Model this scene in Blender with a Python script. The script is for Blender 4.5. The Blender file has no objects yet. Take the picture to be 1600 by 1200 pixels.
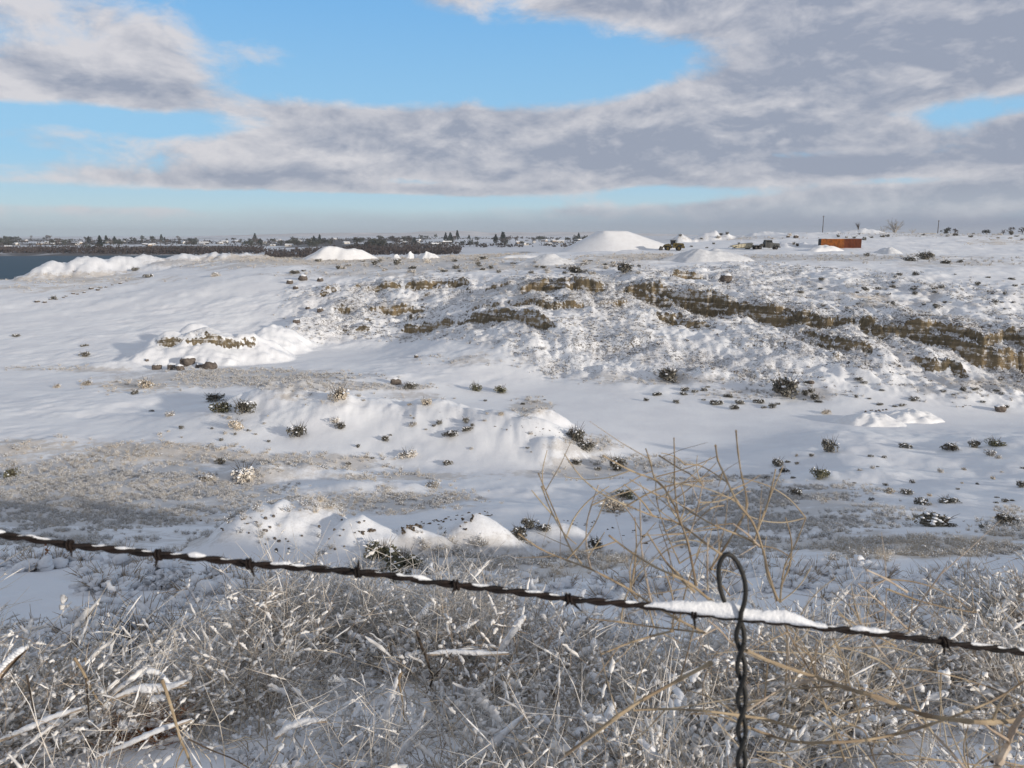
import bpy, math, random
import numpy as np
from mathutils import Vector, Matrix

R = math.radians
scene = bpy.context.scene
COL = scene.collection
random.seed(7)
RNG = np.random.default_rng(11)

# ------------------------------------------------------------------ camera
F = 1250.0                 # focal length in pixels of the 1600 px wide photograph
PITCH = 10.5
cam_d = bpy.data.cameras.new("camera")
cam = bpy.data.objects.new("camera", cam_d)
COL.objects.link(cam)
cam.location = (0, 0, 0)   # the eye is the origin; the ground lies 1.6 m below
cam.rotation_euler = (R(90 - PITCH), 0, 0)
cam_d.sensor_width = 36.0
cam_d.lens = 36.0 * F / 1600.0
cam_d.clip_start = 0.05
cam_d.clip_end = 40000
cam_d.dof.use_dof = True
cam_d.dof.focus_distance = 25.0
cam_d.dof.aperture_fstop = 17.0
scene.camera = cam

# ------------------------------------------------------------------ exposure
scene.view_settings.view_transform = 'Standard'
scene.view_settings.look = 'None'
scene.view_settings.gamma = 1.0
scene.view_settings.exposure = -0.06
scene.view_settings.use_curve_mapping = False

# ------------------------------------------------------------------ sun
SUN_AZ = 128.0             # degrees clockwise from the view direction: behind, to the right
SUN_EL = 10.5
sd = bpy.data.lights.new("sun", 'SUN')
sd.energy = 4.0
sd.angle = R(2.0)
sd.color = (1.0, 0.90, 0.77)
sun = bpy.data.objects.new("sun", sd)
COL.objects.link(sun)
sv = Vector((math.sin(R(SUN_AZ)) * math.cos(R(SUN_EL)), math.cos(R(SUN_AZ)) * math.cos(R(SUN_EL)), math.sin(R(SUN_EL))))
sun.rotation_euler = sv.to_track_quat('Z', 'Y').to_euler()
sun.location = (60, -60, 80)

# ------------------------------------------------------------------ node helper
class N:
    """a socket with arithmetic: builds Math nodes"""
    def __init__(s, nt, sock): s.nt, s.s = nt, sock
    def _op(s, op, *args, clamp=False):
        n = s.nt.nodes.new('ShaderNodeMath'); n.operation = op; n.use_clamp = clamp
        for i, a in enumerate((s,) + args):
            if isinstance(a, N): s.nt.links.new(a.s, n.inputs[i])
            else: n.inputs[i].default_value = a
        return N(s.nt, n.outputs[0])
    def __add__(s, o): return s._op('ADD', o)
    __radd__ = __add__
    def __mul__(s, o): return s._op('MULTIPLY', o)
    __rmul__ = __mul__
    def __sub__(s, o): return s._op('SUBTRACT', o)
    def __rsub__(s, o): return (s * -1.0) + o
    def __truediv__(s, o): return s._op('DIVIDE', o)
    def clamp(s): return s._op('ADD', 0.0, clamp=True)
    def max(s, o): return s._op('MAXIMUM', o)
    def smooth(s, a, b):
        n = s.nt.nodes.new('ShaderNodeMapRange'); n.interpolation_type = 'SMOOTHSTEP'
        s.nt.links.new(s.s, n.inputs[0]); n.inputs[1].default_value = a; n.inputs[2].default_value = b
        return N(s.nt, n.outputs[0])

def mixc(nt, fac, a, b, blend='MIX'):
    n = nt.nodes.new('ShaderNodeMix'); n.data_type = 'RGBA'; n.blend_type = blend
    for sock, v in ((n.inputs[0], fac), (n.inputs[6], a), (n.inputs[7], b)):
        if isinstance(v, N): nt.links.new(v.s, sock)
        elif hasattr(v, 'is_output'): nt.links.new(v, sock)
        elif isinstance(v, (tuple, list)): sock.default_value = (*v, 1.0) if len(v) == 3 else v
        else: sock.default_value = v
    return n.outputs[2]

def noise(nt, vec, scale, detail=4, rough=0.55, dist=0.0, lac=2.0):
    n = nt.nodes.new('ShaderNodeTexNoise')
    n.inputs['Scale'].default_value = scale; n.inputs['Detail'].default_value = detail
    n.inputs['Roughness'].default_value = rough; n.inputs['Distortion'].default_value = dist
    n.inputs['Lacunarity'].default_value = lac
    if vec is not None: nt.links.new(vec, n.inputs['Vector'])
    return N(nt, n.outputs[0])

def comb(nt, x, y, z):
    n = nt.nodes.new('ShaderNodeCombineXYZ')
    for i, v in enumerate((x, y, z)):
        if isinstance(v, N): nt.links.new(v.s, n.inputs[i])
        else: n.inputs[i].default_value = v
    return n.outputs[0]

# ------------------------------------------------------------------ sky
def pix_azel(px, py):
    p = R(PITCH); u = (px - 800) / F; v = (600 - py) / F
    x, y, z = u, math.cos(p) + v * math.sin(p), -math.sin(p) + v * math.cos(p)
    return math.atan2(x, y), math.atan2(z, math.hypot(x, y))

world = bpy.data.worlds.new("World")
scene.world = world
world.use_nodes = True
wt = world.node_tree
wt.nodes.clear()
SKY_STRENGTH = 0.1
wout = wt.nodes.new('ShaderNodeOutputWorld')
wbg = wt.nodes.new('ShaderNodeBackground')
wbg.inputs['Strength'].default_value = SKY_STRENGTH
wt.links.new(wbg.outputs[0], wout.inputs[0])
sky = wt.nodes.new('ShaderNodeTexSky')
sky.sky_type = 'NISHITA'
sky.sun_disc = False
sky.sun_elevation = R(SUN_EL)
sky.sun_rotation = R(SUN_AZ)
sky.altitude = 700
sky.air_density = 1.0
sky.dust_density = 0.6
sky.ozone_density = 2.0
tc = wt.nodes.new('ShaderNodeTexCoord')
sp = wt.nodes.new('ShaderNodeSeparateXYZ')
wt.links.new(tc.outputs['Generated'], sp.inputs[0])
dx, dy, dz = (N(wt, sp.outputs[i]) for i in range(3))
az = dx._op('ARCTAN2', dy)
el = dz._op('ARCSINE')
K = 1.0 / SKY_STRENGTH
def kc(r, g, b): return (r * K, g * K, b * K)
# clear air: pale cyan near the horizon, deepening upwards
g1 = mixc(wt, el.smooth(-0.01, 0.10), kc(0.60, 0.76, 0.80), kc(0.34, 0.64, 0.92))
g2 = mixc(wt, el.smooth(0.08, 0.34), g1, kc(0.18, 0.48, 0.90))
clear = mixc(wt, 0.12, g2, sky.outputs[0])
# cloud cover: a noise on the cloud layer, biased where the banks stand
zc = dz.max(0.0) + 0.085
pc = comb(wt, dx / zc, dy / zc, 0.0)
pl = comb(wt, az * 9.0, el * 19.0, 3.1)
pl2 = comb(wt, az * 9.0 + 0.1, el * 19.0 + 0.30, 3.1)
ps = comb(wt, az * 5.0, el * 11.0, 8.0)
banks = [  # px, py, rx, ry, weight
    (165, 128, 210, 46, .62), (60, 110, 120, 30, .18), (170, 22, 150, 34, .50), (430, 66, 75, 38, .42), (220, 62, 60, 22, .2),
    (640, 200, 330, 34, .55), (900, 235, 420, 62, .62), (640, 245, 330, 36, .25), (880, 285, 100, 14, .35),
    (1380, 40, 400, 78, .85), (1020, 0, 240, 30, .55), (1250, 165, 230, 52, .50), (1100, 150, 120, 30, .25),
    (1450, 120, 200, 40, .35), (1330, 250, 420, 46, .46), (1480, 300, 260, 34, .45), (120, 235, 260, 40, .16), (110, 262, 240, 22, .10), (80, 236, 220, 34, -.26), (360, 284, 230, 14, .52),
    (700, 296, 160, 7, .35), (150, 326, 150, 11, .36), (1120, 325, 240, 16, .42), (620, 318, 32, 6, .3), (1590, 190, 40, 12, .4),
    (690, 8, 50, 26, .3), (565, 133, 25, 14, .2),
    (490, 130, 120, 26, -.5), (700, 85, 300, 60, -.50), (950, 110, 180, 58, -.50), (350, 40, 70, 34, -.25), (120, 180, 240, 14, -.75), (60, 60, 60, 20, -.2),
    (1490, 176, 150, 24, -.85), (450, 314, 430, 11, -.70), (1060, 302, 170, 12, -.75), (780, 288, 110, 6, -.5), (1290, 238, 110, 10, -.75), (1400, 282, 110, 8, -.6), (1180, 262, 60, 6, -.4), (270, 205, 60, 12, -.3), (620, 282, 70, 7, -.35),
    (330, 150, 40, 50, -.15), (820, 130, 200, 30, -.2), (240, 215, 110, 26, -.12), (560, 40, 120, 40, -.3),
]
# far outside the frame the cover simply goes on as broken cloud
cov = None
for px, py, rx, ry, w in banks:
    a, e = pix_azel(px, py)
    q = (((az - a) * (F / rx))._op('POWER', 2.0) + ((el - e) * (F / ry))._op('POWER', 2.0)) * -0.75
    t = q._op('EXPONENT') * w
    cov = t if cov is None else cov + t
n1 = noise(wt, pl, 1.0, 9, 0.60, 0.35)
n2 = noise(wt, ps, 1.0, 3, 0.5)
n3 = noise(wt, pc, 0.9, 5, 0.55)
nf = noise(wt, pl, 4.3, 5, 0.6, 0.4)
# overhead and behind the viewer the broken cover closes up, as the soft neutral shade in the photograph tells
up = el.smooth(0.27, 0.60).max(dy.smooth(0.35, -0.2))
dens = (n1 - 0.5) * 1.30 + (n2 - 0.5) * 0.30 + (n3 - 0.5) * 0.20 + (nf - 0.5) * 0.28 + cov * 1.0 + up * 0.60 - 0.08
alpha = dens.smooth(-0.08, 0.40)
thick = dens.smooth(0.12, 0.85)
n1b = noise(wt, pl2, 1.0, 9, 0.60, 0.35)
relief = (n1 - n1b) * 1.5                       # denser above than here: an underside
lit = ((0.66 - thick * 0.40) + relief * 2.0 + (nf - 0.5) * 0.9 - (az * 0.42)).clamp()
ccol = mixc(wt, lit, kc(0.335, 0.365, 0.455), kc(0.72, 0.70, 0.725))
ccol = mixc(wt, el.smooth(0.07, 0.012) * 0.45, ccol, kc(0.52, 0.585, 0.65))
ccol = mixc(wt, up * 0.75, ccol, kc(0.37, 0.38, 0.415))
alpha2 = alpha * 0.94
skyc = mixc(wt, alpha2, clear, ccol)
# grey bank that sits on the horizon, darker on the right
azr = az.smooth(-0.55, 0.6)
hcol = mixc(wt, azr, kc(0.51, 0.61, 0.675), kc(0.275, 0.315, 0.42))
hb = (el + (n1 - 0.5) * 0.022).smooth(0.036, 0.012)
skyc = mixc(wt, hb * 0.92, skyc, hcol)
wt.links.new(skyc, wbg.inputs['Color'])

# ------------------------------------------------------------------ picture geometry <-> world
CP, SP = math.cos(R(PITCH)), math.sin(R(PITCH))
def ray(px, py):
    u = (px - 800) / F; v = (600 - py) / F
    return np.array([u, CP + v * SP, -SP + v * CP])
def at(px, py, D):
    d = ray(px, py)
    return Vector(d * (D / d[1]))
def ratio(py):
    d = ray(800, py); return d[2] / d[1]
def project(X, Y, Z):
    fw = Y * CP - Z * SP; up = Y * SP + Z * CP
    fw = np.where(np.abs(fw) < 1e-6, 1e-6, fw)
    return 800 + F * X / fw, 600 - F * up / fw, fw

# ------------------------------------------------------------------ numpy noise
def _hash(ix, iy, seed):
    h = (ix.astype(np.int64) * 374761393 + iy.astype(np.int64) * 668265263 + seed * 974711) & 0xffffffff
    h = ((h ^ (h >> 13)) * 1274126177) & 0xffffffff
    return ((h ^ (h >> 16)) & 0xffff) / 65535.0
def vnoise(x, y, seed=0):
    ix = np.floor(x); iy = np.floor(y); fx = x - ix; fy = y - iy
    fx = fx * fx * fx * (fx * (fx * 6 - 15) + 10); fy = fy * fy * fy * (fy * (fy * 6 - 15) + 10)
    ix = ix.astype(np.int64); iy = iy.astype(np.int64)
    a = _hash(ix, iy, seed); b = _hash(ix + 1, iy, seed); c = _hash(ix, iy + 1, seed); d = _hash(ix + 1, iy + 1, seed)
    return (a + (b - a) * fx) * (1 - fy) + (c + (d - c) * fx) * fy
def fbm(x, y, octv=4, seed=0, gain=0.5):
    s = 0.0; a = 1.0; t = 0.0
    for i in range(octv):
        c, n = math.cos(0.6 * i + .3), math.sin(0.6 * i + .3)
        s = s + a * (vnoise((x * c - y * n) * 2 ** i + 17 * i, (x * n + y * c) * 2 ** i - 9 * i, seed + i) * 2 - 1)
        t += a; a *= gain
    return s / t
def sst(x, a, b):
    t = np.clip((x - a) / (b - a), 0, 1); return t * t * (3 - 2 * t)

# ------------------------------------------------------------------ terrain: profiles read along lines of sight
Y_ = 'y'
FORE = [(0.3, -1.60), (1.6, -1.62), (2.3, -1.72), (4, -2.22), (6, -2.82)]
def col(px, pts, brink, far):
    """pts: (pixel row, forward depth); brink: (pixel row, depth) of the near bank's edge"""
    a = math.atan((px - 800) / (F * 0.99)); ca = math.cos(a)
    out = [(d / ca, z) for d, z in FORE]
    bz = ratio(brink[0]) * brink[1]
    out.append((brink[1] / ca, bz))
    out.append((brink[1] * 1.45 / ca, bz * 1.75)); out.append((brink[1] * 2.1 / ca, bz * 2.45))
    for y, d in pts: out.append((d / ca, ratio(y) * d if y > 0 else y))      # a negative first number is a height
    out += [(d / ca, z) for d, z in far]
    return a, out
LAKE = [(420, -24), (520, -33), (1150, -33), (1270, -29), (1500, -25), (2100, -17), (3000, -10), (4600, -8), (7500, -9), (11000, -10)]
LAND = [(430, -19), (560, -24), (1000, -24), (1300, -21), (1700, -15), (2300, -10), (3000, -5), (4600, -5), (7500, -6), (11000, -8)]
PLAT = [(440, 1.6), (520, 2.0), (700, -4), (1200, -8), (2500, -6), (4600, -6), (7500, 2), (11000, 14)]
PLAT2 = [(440, 0.6), (520, 0.6), (700, -4), (1200, -8), (2500, -8), (4600, -9), (7500, -9), (11000, -5)]
cols = [
    col(-500, [(880, 27), (800, 54), (700, 86), (640, 107), (590, 135), (545, 165), (500, 200), (460, 235), (440, 262), (430, 300), (432, 340)], (868, 8.2), LAKE),
    col(0,   [(884, 27), (806, 54), (740, 77), (690, 91), (640, 108), (600, 132), (566, 155), (510, 195), (462, 235), (444, 262), (440, 290), (440, 330)], (868, 8.2), LAKE),
    col(200, [(884, 26), (806, 54), (740, 77), (690, 91), (640, 108), (600, 130), (566, 152), (505, 195), (462, 232), (440, 262), (430, 290), (426, 330)], (876, 8.0), LAKE),
    col(400, [(890, 27), (806, 54), (740, 78), (690, 88), (630, 98), (606, 104), (-24.6, 115), (592, 133), (560, 160), (520, 190), (470, 215), (432, 235), (405, 285), (400, 320)], (892, 7.6), LAKE),
    col(600, [(892, 27), (806, 54), (735, 80), (690, 88), (640, 95), (614, 100), (-24.7, 110), (-25, 122), (590, 129), (547, 176), (500, 192), (440, 212), (424, 235), (408, 275), (401, 310)], (908, 7.4), LAND),
    col(850, [(884, 28), (806, 54), (738, 80), (700, 84.5), (655, 89), (645, 92), (-24.7, 99), (-25, 110), (602, 134), (545, 146), (500, 157), (440, 180), (424, 205), (404, 245), (394, 300)], (905, 7.6), LAND),
    col(1000, [(880, 28), (806, 54), (748, 76), (716, 88), (700, 94), (660, 106.3), (625, 119), (606, 127), (560, 138), (500, 158), (448, 178), (420, 205), (400, 250), (390, 290), (377, 360)], (898, 7.8), LAND),
    col(1150, [(876, 28), (800, 54), (740, 76), (716, 88), (690, 97), (660, 106.3), (625, 118.5), (612, 122), (560, 134), (500, 154), (450, 172), (412, 215), (397, 260), (390, 285), (376, 345), (364.5, 420)], (890, 8.0), PLAT),
    col(1320, [(870, 28), (795, 51), (740, 73), (702, 83), (655, 107), (628, 115), (560, 129), (510, 144), (478, 156), (410, 210), (396, 258), (389, 285), (374, 340), (362, 415)], (888, 8.2), PLAT),
    col(1500, [(868, 28), (794, 51), (738, 72), (698, 84), (662, 106), (640, 113), (570, 125), (530, 134), (500, 142), (420, 195), (402, 245), (394, 285), (376, 340), (366, 400)], (890, 8.2), PLAT2),
    col(1650, [(868, 28), (794, 51), (738, 72), (694, 82), (664, 105), (645, 112), (590, 121), (548, 130), (520, 138), (430, 185), (408, 240), (396, 285), (378, 340), (367, 400)], (890, 8.2), PLAT2),
    col(2200, [(868, 28), (794, 51), (738, 72), (690, 82), (664, 102), (645, 108), (590, 117), (548, 128), (520, 136), (430, 180), (408, 240), (396, 285), (378, 340), (367, 400)], (880, 8.2), PLAT2),
]
BEHIND = [(0.3, -1.60), (4, -1.55), (12, -0.9), (30, 0.3), (80, 1.0), (400, 1.5), (3000, 2), (11000, 20)]
SHADE_BANK = [(0.3, -1.60), (4, -1.5), (8, -0.9), (13, 1.0), (18, 1.5), (23, 1.3), (40, 0.2), (400, 0), (3000, 2), (11000, 20)]  # unseen bank behind right, added to shade the foreground
SIDE = [(0.3, -1.60), (4, -2.1), (8, -3.6), (14, -6.5), (40, -16), (85, -24), (150, -22), (260, -6), (400, 0), (3000, 2), (11000, 20)]  # unseen ground at the sides, shaped low to let the sun in
cols += [(R(-90), SIDE), (R(-120), BEHIND), (R(-180), BEHIND), (R(180), BEHIND), (R(165), SHADE_BANK), (R(80), SIDE), (R(102), SIDE), (R(118), SHADE_BANK)]
cols.sort(key=lambda c: c[0])
NR, NA = 1400, 720
LR0, LR1 = math.log(0.3), math.log(11000)
lg = np.linspace(LR0, LR1, NR)
prof = np.array([np.interp(lg, np.log([p[0] for p in c[1]]), [p[1] for p in c[1]]) for c in cols])
angs = np.array([c[0] for c in cols])
ag = np.linspace(-math.pi, math.pi, NA)
TAB = np.empty((NA, NR))
for j in range(NR): TAB[:, j] = np.interp(ag, angs, prof[:, j])
def gsm(T, sig, axis):
    k = int(sig * 3) + 1; w = np.exp(-0.5 * (np.arange(-k, k + 1) / sig) ** 2); w /= w.sum()
    pad = [(0, 0), (0, 0)]; pad[axis] = (k, k)
    P = np.pad(T, pad, mode='edge'); o = 0
    for i, ww in enumerate(w):
        sl = [slice(None)] * 2; sl[axis] = slice(i, i + T.shape[axis]); o = o + ww * P[tuple(sl)]
    return o
TAB = gsm(gsm(TAB, 4.0, 1), 4.0, 0)
def base(a, r):
    fi = np.clip((a + math.pi) / (2 * math.pi) * (NA - 1), 0, NA - 1.001)
    fj = np.clip((np.log(np.maximum(r, .3)) - LR0) / (LR1 - LR0) * (NR - 1), 0, NR - 1.001)
    i = fi.astype(int); j = fj.astype(int); u = fi - i; v = fj - j
    return (TAB[i, j] * (1 - u) + TAB[i + 1, j] * u) * (1 - v) + (TAB[i, j + 1] * (1 - u) + TAB[i + 1, j + 1] * u) * v

# broken steps in the pit wall: px, forward depth, step height
def ix(px): return (px - 800) / (F * 0.985)
BANDS = [
    ([955, 985, 1050, 1120, 1180, 1250, 1350, 1490, 1530, 1600, 1750], [176, 174, 168, 162, 157, 151, 144, 134.5, 131, 128, 124], [0, 3.6, 4.9, 4.9, 3.9, 2.8, 3.2, 3.4, 4.2, 5.1, 4.5], 14, 1),
    ([1195, 1230, 1300, 1350, 1390, 1440, 1500, 1515], [148, 145, 138, 134.5, 131.5, 128.5, 126, 125], [0, 2.4, 2.4, 2.2, 0.4, 2.4, 2.6, 0], 8, 2),
    ([800, 835, 880, 925, 960], [185, 184, 181, 178, 176], [0, 2.8, 3.4, 2.6, 0], 10, 3),
    ([610, 640, 700, 760, 800, 850, 885], [186, 183, 177, 169, 164, 157, 152], [0, 2.2, 2.6, 1.6, 2.4, 2.6, 0], 9, 4),
    ([485, 510, 560, 640, 720, 760], [214, 213, 213, 212, 207, 202], [0, 2.2, 1.7, 2.0, 2.2, 0], 8, 5),
    ([510, 540, 600, 680, 720], [200, 199, 197, 193, 190], [0, 1.4, 1.6, 1.8, 0], 8, 6),
    ([500, 530, 580, 625], [187, 186, 185, 183], [0, 1.3, 1.6, 0], 7, 7),
    ([1030, 1060, 1120, 1150], [196, 195, 192, 190], [0, 2.0, 2.4, 0], 8, 9),
    ([1000, 1040, 1100, 1130], [160, 158, 153, 151], [0, 2.4, 2.4, 0], 7, 10),
    ([620, 660, 760, 860, 950], [204, 203, 199, 193, 186], [0, 1.1, 1.3, 1.2, 0], 6, 11),
    ([700, 760, 860, 960, 1000], [184, 178, 168, 166, 166], [0, 1.2, 1.5, 1.6, 0], 6, 12),
    ([480, 540, 640, 720], [193, 192, 190, 186], [0, .9, 1.1, 0], 5, 13),
    ([1150, 1200, 1300, 1420], [141, 138, 132, 127], [0, 1.0, 1.2, 0], 5, 14),
    ([840, 900, 1000, 1080], [148, 146, 144, 143], [0, 1.0, 1.2, 0], 5, 15),
    ([225, 250, 300, 350, 400, 418], [156.5, 155.5, 155, 155, 155.5, 157], [0, 1.5, 1.7, 1.9, 1.5, 0], 7, 8),
]
# mounds: crest pixel, forward depth, half width, half depth, exponent
MOUNDS = [
    (470, 594, 104, 10, 9, 1.2), (520, 618, 97, 9, 7, 1.3), (400, 622, 101, 8, 6, 1.3),
    (700, 626, 96, 10, 8, 1.1), (770, 640, 92, 8, 7, 1.0), (828, 652, 88.5, 5.5, 5, 1.0), (600, 624, 98, 9, 7, 1.3), (845, 634, 104, 5, 3.2, 1.3), (865, 684, 84, 4, 3.5, 1.2),
    (492, 778, 35, 4.6, 5.4, 1.0), (405, 790, 34, 4.6, 5.2, 1.0), (450, 784, 34.5, 4, 5, 1.0), (565, 812, 33, 3.4, 3.6, 1.1),
    (745, 802, 35, 3.3, 2.4, 1.1), (650, 824, 33, 2.4, 2.0, 1.1), (1010, 832, 36, 3.2, 2.2, 1.4), (860, 815, 38, 3.2, 2.5, 1.4),
    (450, 720, 76, 8, 4, 1.5), (560, 750, 68, 7, 3.6, 1.6),
    (325, 514, 158, 15, 11, 1.15), (270, 521, 158, 9, 9, 1.2), (385, 519, 159, 10, 9, 1.2), (306, 503, 168, 7, 6, 1.6), (425, 508, 172, 9, 12, 1.4), (470, 500, 186, 10, 12, 1.5), (240, 545, 153, 8, 6, 1.3), (180, 566, 148, 9, 5, 1.5),
    (84, 407, 300, 14, 17, 1.1), (135, 398, 304, 20, 18, 1.0), (185, 399, 310, 20, 16, 1.2), (225, 397, 316, 20, 15, .9), (280, 396, 319, 20, 15, .9), (255, 408, 305, 24, 12, .9), (330, 395, 322, 26, 15, .9), (385, 395, 324, 14, 12, 1.0), (300, 412, 296, 18, 10, 1.0),
    (1492, 622, 117, 7, 4.5, 1.4), (1240, 706, 85, 8, 5, 1.5), (1330, 735, 70, 8, 5, 1.6),
    (1350, 357, 410, 12, 9, 1.2), (1310, 361, 412, 16, 8, 1.4), (1230, 379, 300, 20, 7, 1.4), (1290, 381, 292, 7, 4, 1.3), (1060, 365, 420, 14, 8, 1.2), (1100, 363, 425, 20, 10, 1.3), (1180, 364, 425, 24, 10, 1.3),
    (870, 403, 232, 9, 7, 1.2), (820, 408, 240, 8, 5, 1.3),
]
MW = []
for px, py, D, hw, hd, ex in MOUNDS:
    p = at(px, py, D); a0 = np.array([math.atan2(p.x, p.y)]); r0 = np.array([math.hypot(p.x, p.y)])
    MW.append((p.x, p.y, hw, hd, max(0.2, p.z - float(base(a0, r0)[0])), ex))
FOOT = ([400, 450, 600, 850, 1150, 1500, 1700], [168, 172, 177, 134, 123, 113, 109])
TOPD = ([400, 450, 600, 850, 1150, 1500, 1700], [205, 216, 216, 192, 206, 165, 155])
def wallmask(s, D):
    xs = np.array([ix(x) for x in FOOT[0]])
    f = np.interp(s, xs, FOOT[1]); t = np.interp(s, xs, TOPD[1])
    return sst(D, f - 2, f + 6) * (1 - sst(D, t, t + 22)) * sst(s, ix(425), ix(480))

def height(X, Y, parts=False):
    X = np.asarray(X, float); Y = np.asarray(Y, float)
    r = np.hypot(X, Y); a = np.arctan2(X, Y)
    z = base(a, r)
    Ys = np.where(Y > 0.2, Y, 0.2); s = np.clip(X / Ys, -3, 3); front = sst(Y, 0.5, 3.0)
    mz = 0; wob = fbm(X / 3.1, Y / 3.1, 3, 50)
    for i, (mx, my, hw, hd, h, ex) in enumerate(MW):
        near = (np.abs(X - mx) < hw * 1.6) & (np.abs(Y - my) < hd * 1.6)
        if not near.any(): continue
        q = np.sqrt(((X - mx) / hw) ** 2 + ((Y - my) / hd) ** 2) * (1 + 0.16 * wob)
        b = np.clip(1 - np.clip(q, 0, 1) ** (ex + .35), 0, 1); b = b * (0.62 + 0.38 * b)
        mz = np.maximum(mz, h * b)
    mzm = np.clip(mz / 1.2, 0, 1) + 0 * z
    z = z + mz + mzm * (fbm(X / 1.6, Y / 1.6, 4, 55) * .30 + np.minimum(0, fbm(X / 2.6, Y / 9.0, 3, 57)) * .55) * (1 + 1.2 * sst(r, 150, 300))
    w = wallmask(s, Y) * front
    # gullies and ribs running down the wall
    rib = fbm(X / 6.5 + 3 + Y * .03, Y / 18.0, 4, 21)
    rib2 = np.abs(fbm(X / 2.1, Y / 7.0, 3, 33))
    z = z + w * (rib * 0.9 - rib2 * 0.35 + fbm(X / 1.5, Y / 1.7, 4, 35, .6) * 0.42 + fbm(X / 4.4, Y / 4.2, 3, 37) * 0.75)
    soil = np.zeros_like(z); rub = mzm * .42 * (1 - sst(r, 140, 150)) + mzm * .25 * sst(r, 250, 280)
    wg = fbm(X / 7.5, Y / 60.0, 3, 71) * 1.9 + fbm(X / 1.7, Y / 20.0, 4, 73, .6) * 1.15
    brk = fbm(X / 9.0 + 40, Y / 80.0, 3, 77)
    for pxs, Ds, hs, L, sd_ in BANDS:
        xs = np.array([ix(x) for x in pxs])
        m = (s > xs[0]) & (s < xs[-1]) & (np.abs(Y - np.mean(Ds)) < 60)
        if not m.any(): continue
        Dc = np.interp(s, xs, Ds); h = np.interp(s, xs, hs)
        h = h * np.clip(0.88 + 0.95 * fbm(X / 5.0 + sd_ * 31, 0.0 * Y + sd_, 3, 90 + sd_), 0.5 if sd_ == 1 else 0.2, 1.5)
        t = Y - Dc - wg * (0.8 if L > 9 else 0.6)
        wd = 0.30 + 0.20 * h
        led = np.clip(fbm(X / 4.5, Y / 60.0, 3, 140 + sd_) * 1.6 + .35, 0, 1)            # how far the upper ledge steps back
        cut = 0.5 + 0.28 * fbm(X / 5.0, Y / 60.0, 3, 150 + sd_)
        st = cut * np.clip(t / (wd * cut) + 0.5, 0, 1) + (1 - cut) * np.clip((t - led * (0.5 + .55 * h)) / (wd * (1 - cut)) + 0.5, 0, 1)
        dlt = h * (st - 0.5) * np.clip(1 - np.abs(t) / L, 0, 1)
        z = z + np.where(m, dlt, 0)
        rub = np.maximum(rub, np.where(m, .75 * np.clip(1.15 - np.abs(t - 1) / (4 + h), 0, 1) * np.clip(h / 2.2, 0, 1), 0))
        soil = np.maximum(soil, np.where(m & (t > -wd * .75 - .12) & (t < led * (.5 + .55 * h) + wd * .7 + .12), np.clip(h / 1.6, 0, 1), 0))
    z = z + np.clip(soil, 0, 1) * fbm(X / .9, Y / .55, 3, 160) * .55
    # rolling relief and small bumps, scaled with distance
    mid = sst(r, 9, 24)
    flat = 1 - 0.9 * (1 - sst(base(a, r), -24.75, -23.6)) * sst(Y, 60, 92)      # the pit floor is graded flat
    z = z + flat * mid * (1 - sst(r, 500, 900)) * (fbm(X / 9, Y / 9, 4, 5) * 0.55 + fbm(X / 2.3, Y / 2.3, 3, 9) * 0.13) * (0.45 + 0.55 * sst(np.abs(fbm(X / 30, Y / 30, 2, 3)), 0.05, 0.3))
    z = z + (1 - mid) * (fbm(X / 0.9, Y / 0.9, 4, 12) * 0.10) * sst(r, 0.6, 2)
    z = z + sst(r, 600, 1500) * fbm(X / 420, Y / 420, 4, 15) * 6 * sst(-Y, -30000, 0)
    if parts: return z, s, w, soil, rub
    return z

def hz(x, y): return float(height(np.array([x]), np.array([y]))[0])
_tt = np.exp(np.linspace(math.log(1.5), math.log(3000), 5000))
def hit(px, py, dmin=1.5):
    d = ray(px, py); d = d / d[1]
    t = _tt[_tt >= dmin]
    h = height(d[0] * t, t)
    b = np.nonzero(d[2] * t < h)[0]
    k = b[0] if len(b) else len(t) - 1
    if 0 < k < len(t):
        lo, hi = t[k - 1], t[k]
        tt = np.linspace(lo, hi, 40); hh = height(d[0] * tt, tt); bb = np.nonzero(d[2] * tt < hh)[0]
        D = tt[bb[0]] if len(bb) else hi
    else: D = t[k]
    return Vector((d[0] * D, D, hz(d[0] * D, D)))

# ------------------------------------------------------------------ object helpers
def tag(o, label=None, cat=None, group=None, kind=None):
    if label: o['label'] = label
    if cat: o['category'] = cat
    if group: o['group'] = group
    if kind: o['kind'] = kind
    return o
def link(o, parent=None):
    COL.objects.link(o)
    if parent is not None: o.parent = parent
    return o
def empty(name, loc=(0, 0, 0), rz=0.0, sc=1.0):
    o = bpy.data.objects.new(name, None); o.location = loc; o.rotation_euler = (0, 0, rz); o.scale = (sc, sc, sc)
    o.empty_display_size = 0.1
    return link(o)
def copy_tree(o, parent=None):
    c = o.copy(); COL.objects.link(c)
    if parent is not None: c.parent = parent
    for ch in list(o.children): copy_tree(ch, c)
    return c

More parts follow.
